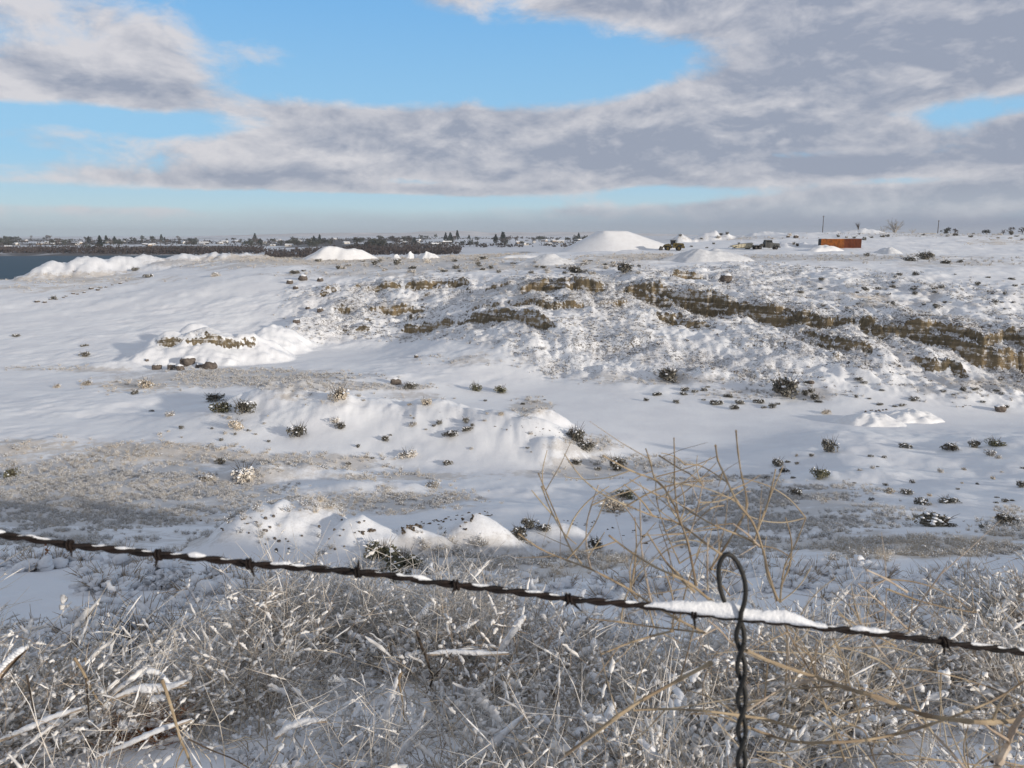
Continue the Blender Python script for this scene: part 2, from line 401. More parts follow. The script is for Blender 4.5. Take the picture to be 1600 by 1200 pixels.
class MB:
    """collects vertices and faces, builds one mesh"""
    def __init__(s): s.v = []; s.f = []; s.m = []
    def add(s, vs, fs, mi=0):
        o = len(s.v); s.v.extend([tuple(p) for p in vs]); s.f.extend([tuple(i + o for i in q) for q in fs]); s.m.extend([mi] * len(fs)); return s
    def tube(s, pts, rad, n=5, mi=0, cap=True, jit=0.0):
        pts = [Vector(p) for p in pts]; k = len(pts)
        if not hasattr(rad, '__len__'): rad = [rad] * k
        o = len(s.v); up = Vector((0.13, 0.21, 0.97))
        for i in range(k):
            t = (pts[min(i + 1, k - 1)] - pts[max(i - 1, 0)])
            t = t.normalized() if t.length > 1e-9 else Vector((0, 0, 1))
            a = t.cross(up)
            if a.length < 0.05: a = t.cross(Vector((1, 0, 0)))
            a.normalize(); b = a.cross(t)
            for j in range(n):
                th = 2 * math.pi * j / n
                rr = rad[i] * (1 + (random.uniform(-jit, jit) if jit else 0))
                q = pts[i] + (a * math.cos(th) + b * math.sin(th)) * rr
                s.v.append((q.x, q.y, q.z))
        for i in range(k - 1):
            for j in range(n):
                s.f.append((o + i * n + j, o + i * n + (j + 1) % n, o + (i + 1) * n + (j + 1) % n, o + (i + 1) * n + j)); s.m.append(mi)
        if cap:
            s.f.append(tuple(o + j for j in range(n))); s.m.append(mi)
            s.f.append(tuple(o + (k - 1) * n + j for j in reversed(range(n)))); s.m.append(mi)
        return s
    def box(s, c, d, mi=0, rz=0.0, taper=(1, 1)):
        cx, cy, cz = c; hx, hy, hz_ = d[0] / 2, d[1] / 2, d[2] / 2
        vs = []
        for sz in (-1, 1):
            tx, ty = (taper if sz > 0 else (1, 1))
            for sx, sy in ((-1, -1), (1, -1), (1, 1), (-1, 1)):
                x, y = sx * hx * tx, sy * hy * ty
                vs.append((cx + x * math.cos(rz) - y * math.sin(rz), cy + x * math.sin(rz) + y * math.cos(rz), cz + sz * hz_))
        return s.add(vs, [(0, 3, 2, 1), (4, 5, 6, 7), (0, 1, 5, 4), (1, 2, 6, 5), (2, 3, 7, 6), (3, 0, 4, 7)], mi)
    def prism(s, prof, y0, y1, mi=0):
        """profile in xz extruded along y"""
        n = len(prof); vs = [(x, y0, z) for x, z in prof] + [(x, y1, z) for x, z in prof]
        fs = [tuple(range(n)), tuple(range(2 * n - 1, n - 1, -1))] + [(i, n + i, n + (i + 1) % n, (i + 1) % n) for i in range(n)]
        return s.add(vs, fs, mi)
    def cyl(s, c, axis, r, h, n=14, mi=0, r2=None):
        ax = Vector(axis).normalized(); c = Vector(c)
        return s.tube([c - ax * h / 2, c + ax * h / 2], [r, r if r2 is None else r2], n, mi)
    def blob(s, c, r, mi=0, sub=1, sq=1.0, jit=0.25, seed=None):
        vs, fs = ICO[sub]; rr = random.Random(seed if seed is not None else random.random())
        if not hasattr(r, '__len__'): r = (r, r, r * sq)
        out = []
        for x, y, z in vs:
            k = 1 + rr.uniform(-jit, jit); out.append((c[0] + x * r[0] * k, c[1] + y * r[1] * k, c[2] + z * r[2] * k))
        return s.add(out, fs, mi)
    def mesh(s, name, mats, smooth=False):
        me = bpy.data.meshes.new(name); me.from_pydata(s.v, [], s.f)
        for m in (mats if isinstance(mats, (list, tuple)) else [mats]): me.materials.append(m)
        if len(me.materials) > 1: me.polygons.foreach_set('material_index', s.m)
        if smooth: me.polygons.foreach_set('use_smooth', [True] * len(me.polygons))
        me.update(); return me
    def build(s, name, mats, parent=None, smooth=False):
        return link(bpy.data.objects.new(name, s.mesh(name, mats, smooth)), parent)
def _ico():
    import bmesh
    out = {}
    for sub in (1, 2, 3, 4):
        bm = bmesh.new(); bmesh.ops.create_icosphere(bm, subdivisions=sub, radius=1)
        bm.verts.ensure_lookup_table()
        out[sub] = ([tuple(v.co) for v in bm.verts], [tuple(v.index for v in f.verts) for f in bm.faces]); bm.free()
    return out
ICO = _ico()

# ------------------------------------------------------------------ materials
def mat(name, color, rough=0.8, spec=0.3, vary=None, vscale=6.0, bump=0.0, bscale=30.0, metal=0.0, obj_random=0.0, coord='Object'):
    m = bpy.data.materials.new(name); m.use_nodes = True; nt = m.node_tree
    b = nt.nodes['Principled BSDF']; b.inputs['Roughness'].default_value = rough
    b.inputs['Specular IOR Level'].default_value = spec; b.inputs['Metallic'].default_value = metal
    b.inputs['Base Color'].default_value = (*color, 1)
    tcn = nt.nodes.new('ShaderNodeTexCoord')
    c = None
    if vary is not None:
        n = noise(nt, tcn.outputs[coord], vscale, 5, 0.6)
        c = mixc(nt, n.smooth(0.3, 0.7), color, vary)
    if obj_random:
        oi = nt.nodes.new('ShaderNodeObjectInfo')
        f = N(nt, oi.outputs['Random']) * obj_random * 2 + (1 - obj_random)
        g = comb(nt, f, f, f)
        c = mixc(nt, 1.0, c if c is not None else color, g, 'MULTIPLY')
    if c is not None: nt.links.new(c, b.inputs['Base Color'])
    if bump:
        bn = nt.nodes.new('ShaderNodeBump'); bn.inputs['Strength'].default_value = bump; bn.inputs['Distance'].default_value = 0.02
        h = noise(nt, tcn.outputs[coord], bscale, 6, 0.65); nt.links.new(h.s, bn.inputs['Height'])
        nt.links.new(bn.outputs[0], b.inputs['Normal'])
    return m
SNOWC = (0.86, 0.87, 0.89)
M = {}
M['snow'] = mat('fresh_snow', SNOWC, 0.65, 0.2, (0.80, 0.81, 0.84), 5, 0.35, 60)
M['snow_pile'] = mat('pile_snow', (0.86, 0.865, 0.88), 0.6, 0.2, (0.80, 0.80, 0.81), 0.6, 0.3, 6)
M['dusty_shaded_snow'] = mat('dusty_shaded_snow', (0.62, 0.63, 0.65), 0.7, 0.2, (0.75, 0.76, 0.78), 1.2, 0.4, 6)
M['frost_twig'] = mat('frosted_twig', (0.47, 0.42, 0.355), 0.9, 0.1, (0.70, 0.665, 0.615), 14, obj_random=0.25)
M['rime'] = mat('thin_rime_snow', (0.83, 0.82, 0.81), 0.8, 0.1, (0.70, 0.675, 0.65), 20, obj_random=.1)
M['grey_twig'] = mat('grey_twig', (0.29, 0.26, 0.225), 0.9, 0.1, (0.54, 0.505, 0.46), 18, obj_random=0.3)
M['dark_twig'] = mat('dark_twig', (0.055, 0.045, 0.038), 0.9, 0.1, (0.12, 0.095, 0.075), 22)
M['tan_grass'] = mat('dry_grass', (0.54, 0.46, 0.36), 0.9, 0.1, (0.70, 0.635, 0.54), 8, obj_random=0.25)
M['straw'] = mat('straw_stem', (0.42, 0.335, 0.225), 0.85, 0.1, (0.21, 0.155, 0.105), 14)
M['brown_stem'] = mat('brown_stem', (0.33, 0.25, 0.185), 0.85, 0.15, (0.56, 0.48, 0.39), 16)
M['frost_stem'] = mat('frost_coated_stem', (0.62, 0.55, 0.47), 0.9, 0.1, (0.84, 0.81, 0.77), 25, obj_random=.15)
M['red_seed'] = mat('rust_seed_head', (0.20, 0.075, 0.035), 0.85, 0.1, (0.32, 0.15, 0.07), 30)
M['sage'] = mat('sage_leaf', (0.125, 0.12, 0.10), 0.9, 0.1, (0.25, 0.235, 0.205), 3.5, obj_random=0.25)
M['olive_sage'] = mat('olive_sage_leaf', (0.125, 0.125, 0.08), 0.9, 0.1, (0.25, 0.235, 0.165), 3.5, obj_random=0.2)
M['dirt'] = mat('dark_dirt', (0.075, 0.058, 0.044), 0.95, 0.1, (0.16, 0.13, 0.10), 3.0, obj_random=0.3)
M['wire'] = mat('rusty_wire', (0.010, 0.008, 0.008), 0.7, 0.25, (0.022, 0.013, 0.010), 60, 0.3, 300)
M['stay'] = mat('weathered_stay_wire', (0.013, 0.013, 0.012), 0.55, 0.35, (0.030, 0.027, 0.023), 50, 0.2, 250)
M['rock'] = mat('boulder_rock', (0.085, 0.070, 0.062), 0.9, 0.2, (0.17, 0.145, 0.125), 2.5, 0.6, 6)

# ------------------------------------------------------------------ where dry growth stands (world cover, read along lines of sight)
VEG = [ # px, py, rx, ry, weight, tan share
    (140, 770, 300, 72, .85, .30), (60, 706, 120, 20, .7, .8), (230, 706, 150, 16, .8, .85), (440, 718, 180, 12, .85, .55), (150, 840, 300, 26, .6, .2),
    (590, 782, 160, 22, .7, .45), (390, 740, 90, 16, .7, .4), (620, 745, 160, 7, .6, .5), (540, 728, 90, 8, .6, .3),
    (380, 590, 190, 15, .95, .12), (530, 604, 150, 7, .95, .15), (215, 602, 80, 14, .7, .9), (110, 576, 120, 6, .6, .5), (480, 622, 60, 14, .35, .6),
    (700, 876, 170, 42, .85, .15), (820, 900, 120, 16, .7, .6), (900, 880, 110, 26, .7, .75), (560, 890, 100, 18, .4, .4),
    (1230, 802, 190, 48, .75, .18), (1430, 856, 190, 20, .95, .9), (1180, 850, 130, 22, .7, .4), (1575, 826, 60, 34, .6, .5), (1080, 780, 100, 30, .5, .3), (1130, 752, 120, 14, .6, .2),
    (960, 786, 30, 18, .6, .9), (905, 695, 60, 14, .8, .3), (960, 725, 120, 13, .85, .15), (832, 636, 34, 14, .8, .4), (900, 740, 90, 10, .6, .2),
    (745, 396, 75, 8, 1.1, 1.0), (470, 406, 160, 9, 1.0, .85), (1020, 402, 120, 6, .95, .9), (660, 406, 160, 6, .9, .7), (290, 409, 90, 5, .8, .3), (130, 430, 110, 7, .7, .5), (1250, 403, 330, 6, .75, .15), (700, 416, 240, 9, .8, .2),
    (560, 428, 160, 7, .6, .2), (120, 436, 160, 9, .6, .7), (330, 414, 120, 8, .6, .3), (60, 450, 120, 8, .5, .6), (900, 412, 130, 8, .7, .25), (1500, 412, 160, 6, .6, .2),
    (1230, 616, 130, 10, .6, .1), (1530, 606, 100, 18, .55, .1), (1020, 594, 170, 8, .5, .1), (760, 560, 120, 16, .45, .2), (1560, 378, 60, 6, .5, .9),
    (1360, 470, 70, 10, .5, .7), (1480, 470, 90, 14, .35, .1), (800, 460, 60, 30, .5, .1), (770, 480, 40, 30, .5, .1), (620, 480, 60, 16, .5, .15),
    (1480, 366, 200, 5, .5, .3), (1120, 372, 140, 4, .5, .4), (1100, 590, 200, 14, .3, .1), (330, 660, 60, 14, .35, .3), (640, 620, 80, 8, .4, .1),
]
def cover(X, Y, Z):
    px, py, fw = project(X, Y, Z)
    v = np.zeros_like(X); t = np.zeros_like(X); tw = np.full_like(X, 1e-4)
    for cx, cy, rx, ry, w, tn in VEG:
        q = ((px - cx) / rx) ** 2 + ((py - cy) / ry) ** 2
        g = w * np.exp(-np.minimum(q, 30) ** 1.5 * 0.8)
        v = np.maximum(v, g); t = t + g * tn; tw = tw + g
    v = np.where(fw > 5, v, 0)
    return v, t / tw

# ------------------------------------------------------------------ ground: one polar sheet round the camera out to the horizon
def build_ground():
    rr = np.concatenate([np.linspace(0.4, 1.6, 6)[:-1], np.geomspace(1.6, 11, 150)[:-1], np.geomspace(11, 95, 260)[:-1],
                         np.linspace(95, 232, 330)[:-1], np.geomspace(232, 470, 110)[:-1], np.geomspace(470, 11000, 70)])
    lim = R(37)
    aa = np.concatenate([np.linspace(-math.pi, -lim, 70)[:-1], np.linspace(-lim, lim, 760), np.linspace(lim, math.pi, 70)[1:-1]])
    nr, na = len(rr), len(aa)
    A, RR = np.meshgrid(aa, rr)
    X = np.sin(A) * RR; Y = np.cos(A) * RR
    Z, s, w, soil, rub = height(X.ravel(), Y.ravel(), True)
    Z = Z.reshape(nr, na); w = w.reshape(nr, na); soil = soil.reshape(nr, na); rub = rub.reshape(nr, na)
    dzr = np.gradient(Z, axis=0) / np.gradient(RR, axis=0)
    dza = np.gradient(Z, axis=1) / (np.gradient(A, axis=1) * RR)
    slope = np.hypot(dzr, dza)
    nz = fbm(X / 1.5, Y / 1.5, 3, 200)
    near = sst(RR, 20, 60) * (1 - sst(RR, 500, 800))
    soilv = np.clip(soil * sst(slope + nz * 0.5, 0.85, 1.7), 0, 1) * near
    soilv = np.maximum(soilv, 0.75 * near * sst(slope + nz * 0.9, 1.45, 2.3) * (w > .02))
    veg, tan = cover(X.ravel(), Y.ravel(), Z.ravel())
    far = sst(RR, 900, 1100)
    veg = np.maximum(veg.reshape(nr, na) * (1 - far), 0.0)
    speck = np.clip(w * (0.55 + 0.6 * fbm(X / 14, Y / 14, 3, 210)) + rub * .8, 0, 1.25)
    verts = np.empty((nr * na + 1, 3)); verts[1:, 0] = X.ravel(); verts[1:, 1] = Y.ravel(); verts[1:, 2] = Z.ravel(); verts[0] = (0, 0, -1.6)
    i, j = np.meshgrid(np.arange(nr - 1), np.arange(na), indexing='ij')
    j2 = (j + 1) % na
    quads = np.stack([1 + i * na + j, 1 + i * na + j2, 1 + (i + 1) * na + j2, 1 + (i + 1) * na + j], -1).reshape(-1, 4)
    jj = np.arange(na); tris = np.stack([np.zeros(na, int), 1 + (jj + 1) % na, 1 + jj], -1)
    me = bpy.data.meshes.new('ground')
    nq, nt_ = len(quads), len(tris)
    me.vertices.add(len(verts)); me.vertices.foreach_set('co', verts.astype(np.float32).ravel())
    me.loops.add(nq * 4 + nt_ * 3); me.polygons.add(nq + nt_)
    # winding chosen so that normals point up
    me.loops.foreach_set('vertex_index', np.concatenate([quads[:, ::-1].ravel(), tris[:, ::-1].ravel()]).astype(np.int32))
    me.polygons.foreach_set('loop_start', np.concatenate([np.arange(nq) * 4, nq * 4 + np.arange(nt_) * 3]).astype(np.int32))
    me.update(calc_edges=True)
    me.polygons.foreach_set('use_smooth', np.ones(nq + nt_, bool))
    def attr(n, arr):
        a = me.attributes.new(n, 'FLOAT', 'POINT'); d = np.zeros(len(verts), np.float32); d[1:] = arr.ravel(); a.data.foreach_set('value', d)
    attr('soil', soilv); attr('veg', veg); attr('tan', tan.reshape(nr, na)); attr('speck', speck); attr('far', far)
    o = link(bpy.data.objects.new('ground', me))
    tag(o, 'snow covered ground of the gravel pit, its floor, banks and far plain', kind='structure')
    m = bpy.data.materials.new('snowy_ground'); m.use_nodes = True; nt = m.node_tree; me.materials.append(m)
    b = nt.nodes['Principled BSDF']; b.inputs['Roughness'].default_value = 0.8; b.inputs['Specular IOR Level'].default_value = 0.15
    def at_(n):
        q = nt.nodes.new('ShaderNodeAttribute'); q.attribute_name = n; return N(nt, q.outputs['Fac'])
    tcn = nt.nodes.new('ShaderNodeTexCoord'); P = tcn.outputs['Object']
    mp = nt.nodes.new('ShaderNodeMapping'); mp.inputs['Scale'].default_value = (1, 1, 0.28); nt.links.new(P, mp.inputs[0])
    nA = noise(nt, P, 0.9, 6, 0.65); nB = noise(nt, P, 3.2, 5, 0.65); nC = noise(nt, P, 0.16, 4, 0.55); nS = noise(nt, mp.outputs[0], 1.6, 6, 0.68)
    nL = noise(nt, P, 11.0, 4, 0.6)
    snow = mixc(nt, nC.smooth(0.35, 0.65), (0.86, 0.87, 0.89), (0.79, 0.80, 0.83))
    # specks of dirt and twigs poking through
    sv_ = at_('speck')
    sp1 = (nB + (nA - 0.5) * 0.5 + sv_ * 0.26 + (nL - 0.5) * 0.25 - 0.735).smooth(0.0, 0.10) * sv_.smooth(0.0, 0.15)
    c = mixc(nt, sp1 * 0.75, snow, (0.15, 0.135, 0.12))
    gm = (nL * 0.6 + nB * 0.4 + (nC - 0.5) * 0.5 - 0.5).smooth(-0.06, 0.14) * sv_.smooth(0.1, 0.6)
    c = mixc(nt, gm * 0.42, c, (0.36, 0.34, 0.32))
    # dry growth
    vg = at_('veg'); tn = at_('tan')
    vcol = mixc(nt, tn.smooth(0.25, 0.8), (0.55, 0.525, 0.50), (0.60, 0.51, 0.40))
    vcol = mixc(nt, nL.smooth(0.50, 0.72) * 0.6, vcol, (0.21, 0.185, 0.16))
    vcol = mixc(nt, nB.smooth(0.52, 0.66) * 0.6, vcol, (0.72, 0.72, 0.73))
    vm = (vg + (nA - 0.5) * 1.3 + (nB - 0.5) * 0.7 + (nC - 0.5) * 1.5).smooth(0.30, 0.66) * vg.smooth(0.03, 0.2)
    c = mixc(nt, vm * 0.68, c, vcol)
    # bare soil in the steps of the wall
    so = at_('soil')
    scol = mixc(nt, nS.smooth(0.36, 0.64), (0.21, 0.165, 0.10), (0.095, 0.078, 0.052))
    scol = mixc(nt, nC.smooth(0.46, 0.62) * 0.6, scol, (0.27, 0.20, 0.115))
    mst = nt.nodes.new('ShaderNodeMapping'); mst.inputs['Scale'].default_value = (0.10, 0.10, 1.5); nt.links.new(P, mst.inputs[0])
    nT = noise(nt, mst.outputs[0], 1.0, 4, 0.6, 0.4)                 # beds in the cut bank
    scol = mixc(nt, nT.smooth(0.46, 0.64) * 0.42, scol, (0.31, 0.235, 0.135))
    scol = mixc(nt, nT.smooth(0.48, 0.36) * 0.40, scol, (0.085, 0.072, 0.05))
    scol = mixc(nt, (nL + (nB - 0.5)).smooth(0.58, 0.72) * 0.7, scol, (0.055, 0.046, 0.034))
    scol = mixc(nt, (nA + (nL - 0.5) * 0.5 + (nT - 0.5) * 0.8).smooth(0.56, 0.66) * 0.8, scol, (0.70, 0.70, 0.71))
    sm = (so + (nS - 0.5) * 1.2 + (nA - 0.5) * 0.9 + (nB - 0.5) * 0.6).smooth(0.42, 0.62) * so.smooth(0.02, 0.2)
    c = mixc(nt, sm, c, scol)
    # far plain: snowy fields between dark growth
    fr = at_('far')
    mf = nt.nodes.new('ShaderNodeMapping'); mf.inputs['Scale'].default_value = (0.004, 0.0016, 0.01); nt.links.new(P, mf.inputs[0])
    nF = noise(nt, mf.outputs[0], 1.0, 5, 0.6)
    spo = nt.nodes.new('ShaderNodeSeparateXYZ'); nt.links.new(P, spo.inputs[0]); Yf = N(nt, spo.outputs[1])
    fcol = mixc(nt, (nF - Yf.smooth(1900, 4500) * 0.2 - (N(nt, spo.outputs[0]) / Yf.max(1.0)).smooth(-0.11, -0.06) * 0.13).smooth(0.45, 0.53), (0.66, 0.68, 0.72), (0.12, 0.11, 0.108))
    c = mixc(nt, fr, c, fcol)
    nt.links.new(c, b.inputs['Base Color'])
    bn = nt.nodes.new('ShaderNodeBump'); bn.inputs['Strength'].default_value = 0.55; bn.inputs['Distance'].default_value = 0.12
    hgt = nA * 0.5 + nB * 0.35 + nL * 0.12 + (nS * so)
    nt.links.new(hgt.s, bn.inputs['Height']); nt.links.new(bn.outputs[0], b.inputs['Normal'])
    return o
ground = build_ground()

# ------------------------------------------------------------------ lake
lw = MB()
lw.add([(-1400, 360, -30), (-120, 360, -30), (-60, 1400, -30), (-1900, 1400, -30)], [(0, 1, 2, 3)])
wm = mat('lake_water', (0.020, 0.050, 0.075), 0.55, 0.12, (0.026, 0.060, 0.088), 0.01, 0.3, 0.4)
tag(lw.build('lake', wm), 'dark blue lake beyond the mounds on the left', kind='structure')

# ------------------------------------------------------------------ far snowy ridge on the horizon
def ridge(name, x0, x1, D, zb, h, seed, m, label):
    n = 120; mb = MB(); rows = []
    for k, (dd, f) in enumerate(((-900, 0), (-300, .7), (0, 1.0), (500, .75), (1300, 0))):
        row = []
        for i in range(n):
            t = i / (n - 1); x = x0 + (x1 - x0) * t
            e = math.sin(math.pi * t) ** 0.45
            hh = h * e * (0.75 + 0.5 * float(fbm(np.array([x / 900.0]), np.array([seed * 1.0 + k * .15]), 4, seed)[0]))
            row.append((x, D + dd, zb + max(0.0, hh * f)))
        rows.append(row)
    vs = [p for r_ in rows for p in r_]
    fs = [(k * n + i, k * n + i + 1, (k + 1) * n + i + 1, (k + 1) * n + i) for k in range(4) for i in range(n - 1)]
    mb.add(vs, fs); return tag(mb.build(name, m, smooth=True), label, kind='structure')
hm = mat('far_hill_snow', (0.80, 0.77, 0.77), 0.8, 0.1, (0.55, 0.53, 0.53), 0.004)
ridge('far_hills', -3400, 2400, 9000, -12, 64, 3, hm, 'pale snowy hills on the horizon beyond the town')
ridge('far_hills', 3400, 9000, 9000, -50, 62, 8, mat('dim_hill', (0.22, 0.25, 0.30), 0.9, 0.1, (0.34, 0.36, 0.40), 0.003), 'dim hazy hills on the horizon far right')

# ------------------------------------------------------------------ trees and houses of the far shore town
bark = M['dark_twig']
crown_mats = [mat('evergreen_crown', (0.022, 0.030, 0.028), 0.9, 0.1, (0.05, 0.062, 0.058), 2.0, obj_random=0.35),
              mat('bare_crown', (0.085, 0.075, 0.075), 0.9, 0.1, (0.15, 0.135, 0.13), 2.0, obj_random=0.3),
              mat('dull_green_crown', (0.045, 0.052, 0.045), 0.9, 0.1, (0.09, 0.095, 0.085), 2.0, obj_random=0.35)]
def leaf_cloud(mb, fn, n, size, rnd, mi=0, up=0.0):
    for _ in range(n):
        c = Vector(fn(rnd)); nrm = Vector((rnd.gauss(0, 1), rnd.gauss(0, 1), rnd.gauss(0, 1) + up)).normalized()
        a = nrm.orthogonal().normalized(); b = nrm.cross(a); q = rnd.uniform(0, 6.28)
        a, b = a * math.cos(q) + b * math.sin(q), b * math.cos(q) - a * math.sin(q)
        k = size * rnd.uniform(0.6, 1.4)
        mb.add([c - a * k, c + b * k * 0.5, c + a * k, c - b * k * 0.5], [(0, 1, 2, 3)], mi)
def conifer_mesh(seed):
    rnd = random.Random(seed); mb = MB(); tr = MB()
    tr.tube([(0, 0, -.5), (0, 0, 8.5)], [.22, .04], 5)
    def fn(r):
        t = r.random() ** 0.7; rad = (1 - t) * 3.3 + .2; q = r.uniform(0, 6.28); u = r.uniform(.4, 1)
        return (rad * u * math.cos(q), rad * u * math.sin(q), 1.0 + t * 8.2)
    leaf_cloud(mb, fn, 150, 1.0, rnd); return mb, tr
def round_mesh(seed, w=3.4, h=6.5, n=150):
    rnd = random.Random(seed); mb = MB(); tr = MB()
    tr.tube([(0, 0, -.5), (0.1, 0, h * .5)], [.28, .12], 5)
    for k in range(4):
        q = k * 1.6 + rnd.random(); tr.tube([(0.05, 0, h * .3), (math.cos(q) * w * .5, math.sin(q) * w * .5, h * .72)], [.12, .04], 4)
    lobes = [(rnd.uniform(-.5, .5) * w, rnd.uniform(-.5, .5) * w, h * rnd.uniform(.42, .8), rnd.uniform(.4, .62) * w) for _ in range(6)]
    def fn(r):
        x, y, z, k = r.choice(lobes); d = Vector((r.gauss(0, 1), r.gauss(0, 1), r.gauss(0, 1))).normalized() * k * r.uniform(.5, 1)
        return (x + d.x, y + d.y, z + d.z * .8)
    leaf_cloud(mb, fn, n, .55, rnd); return mb, tr
TREES = []
def tree_proto(k):
    kind = ('conifer', 'bare_tree', 'broad_tree')[k % 3]
    mb, tr = conifer_mesh(k) if kind == 'conifer' else round_mesh(k, 3.0 if kind == 'bare_tree' else 3.8, 7.5 if kind == 'bare_tree' else 6.2, 90 if kind == 'bare_tree' else 170)
    cm = mb.mesh('crown', crown_mats[k % 3]); tm = tr.mesh('trunk', bark)
    return kind, cm, tm
PROT = [tree_proto(k) for k in range(9)]
tree_count = {}
def put_tree(k, x, y, z, sc, rz, label, group=None):
    kind, cm, tm = PROT[k]
    o = bpy.data.objects.new(kind + ('' if 'tree' in kind else '_tree'), tm); link(o)
    o.location = (x, y, z); o.scale = (sc, sc, sc * random.uniform(.85, 1.15)); o.rotation_euler = (0, 0, rz)
    c = bpy.data.objects.new('crown', cm); link(c, o)
    tag(o, label, 'tree', group); return o
LBL = {'conifer': 'dark pointed evergreen in the far town', 'bare_tree': 'brownish bare round tree in the far town', 'broad_tree': 'dull green broad tree in the far town'}
rt = random.Random(5)
def where(px): return ' above the lake at left' if px < 250 else ' left of the long stockpile' if px < 470 else ' right behind the long stockpile' if px < 640 else ' nearing the flat topped stockpile'
def far_spot(px, D):
    x = (px - 800) / (F * CP + 0.0) * D * 0.985
    return x, D, hz(x, D)
def town_rank(n, px0, px1, d0, d1, s0, s1, grp):
    cl = []
    for _ in range(n):
        if rt.random() < .22 or not cl: cl.append((rt.uniform(px0, px1), rt.uniform(d0, d1), rt.choice((0, 3, 1, 4, 7, 2, 5, 8, 2, 5, 8, 2, 5))))
        c0, D0, kk = cl[rt.randrange(max(0, len(cl) - 6), len(cl))]
        px = c0 + rt.gauss(0, 9); D = D0 + rt.gauss(0, 60); x, y, z = far_spot(px, D)
        k = kk if rt.random() < .6 else rt.choice((2, 5, 8, 1, 4))
        put_tree(k, x, y, z, rt.uniform(s0, s1), rt.uniform(0, 6), LBL[PROT[k][0]] + where(px), grp)
town_rank(150, -40, 520, 1460, 2500, 1.3, 2.5, 'trees of the far shore town')
town_rank(110, 480, 950, 1400, 2200, 1.3, 2.5, 'trees of the far shore town')
for px, D, k, sc in ((790, 1500, 5, 2.0), (815, 1500, 2, 1.8), (905, 1250, 8, 1.7), (925, 1240, 5, 1.6), (938, 1240, 2, 1.7), (880, 1300, 4, 1.4), (650, 1600, 0, 1.7), (600, 1600, 8, 1.8), (640, 1650, 1, 2.0), (725, 1500, 5, 2.0), (735, 1500, 8, 2.1), (745, 1500, 2, 1.8), (260, 1700, 1, 1.6), (270, 1700, 4, 1.6), (200, 1750, 2, 1.5), (16, 1800, 0, 1.7)):
    x, y, z = far_spot(px, D); put_tree(k, x, y, z, sc, rt.uniform(0, 6), 'tall ' + LBL[PROT[k][0]] + where(px), 'trees of the far shore town')
wall_m = [mat('pale_house_wall', (0.55, 0.52, 0.48), 0.9, 0.1), mat('tan_house_wall', (0.30, 0.24, 0.19), 0.9, 0.1), mat('dark_house_wall', (0.09, 0.085, 0.085), 0.9, 0.1)]
HP = []
for k in range(3):
    wb = MB().box((0, 0, 1.5), (13 + 3 * k, 8, 3.2)); rf = MB(); L = 7.0 + 1.5 * k
    rf.add([(-L, -4.7, 2.9), (L, -4.7, 2.9), (L, 0, 5.2), (-L, 0, 5.2), (L, 4.7, 2.9), (-L, 4.7, 2.9)], [(0, 1, 2, 3), (3, 2, 4, 5), (0, 3, 5), (1, 4, 2), (0, 5, 4, 1)])
    wd = MB()
    wd.box((2, -4.02, 1.7), (2.6, .06, 1.3))
    HP.append((wb.mesh('wall', wall_m[k]), rf.mesh('roof', M['snow_pile']), wd.mesh('window', M['dark_twig'])))
HL = ('low pale house with snowy roof in the far town', 'low tan house with snowy roof in the far town', 'long dark house with snowy roof in the far town')
def put_house(px, D, k, rz, sc=1.0):
    x, y, z = far_spot(px, D)
    o = empty('house', (x, y, z), rz, sc); tag(o, HL[k] + where(px), 'house', 'houses of the far shore town')
    for n_, me in zip(('wall', 'roof', 'window'), HP[k]): link(bpy.data.objects.new(n_, me), o)
for _ in range(44): put_house(rt.uniform(-20, 560), rt.uniform(1500, 2600), rt.randrange(3), rt.uniform(-1.4, 1.4), rt.uniform(.7, 1.1))
for _ in range(20): put_house(rt.uniform(560, 930), rt.uniform(1450, 2100), rt.randrange(3), rt.uniform(-1.4, 1.4), rt.uniform(.7, 1.1))

# brown leafless wood along the far shore, one mass
def wood():
    rnd = random.Random(9); mb = MB()
    for _ in range(3600):
        px = rnd.uniform(-60, 720); D = rnd.uniform(1275, 1440) if px < 420 else rnd.uniform(1020, 1330)
        x = (px - 800) / F * D; g = rnd.uniform(3.5, 8.0) * (1.25 if px < 420 else 1); z0 = float(base(np.array([math.atan2(x, D)]), np.array([math.hypot(x, D)]))[0]) 
        for _k in range(7):
            q = rnd.uniform(0, 6.28); w = rnd.uniform(.6, 2.0)
            c = Vector((x + rnd.uniform(-2.2, 2.2), D + rnd.uniform(-2, 2), z0 + rnd.uniform(0, g)))
            mb.add([c + Vector((-w * math.cos(q), -w * math.sin(q), -.8)), c + Vector((w * math.cos(q), w * math.sin(q), -.6)), c + Vector((rnd.uniform(-.7, .7), 0, rnd.uniform(1.0, 2.0)))], [(0, 1, 2)], 0)
    return mb
tag(wood().build('far_wood', mat('leafless_wood', (0.050, 0.042, 0.043), 0.95, 0.05, (0.085, 0.073, 0.072), 0.03)), 'band of brown leafless growth along the far lake shore', 'wood', kind='stuff')

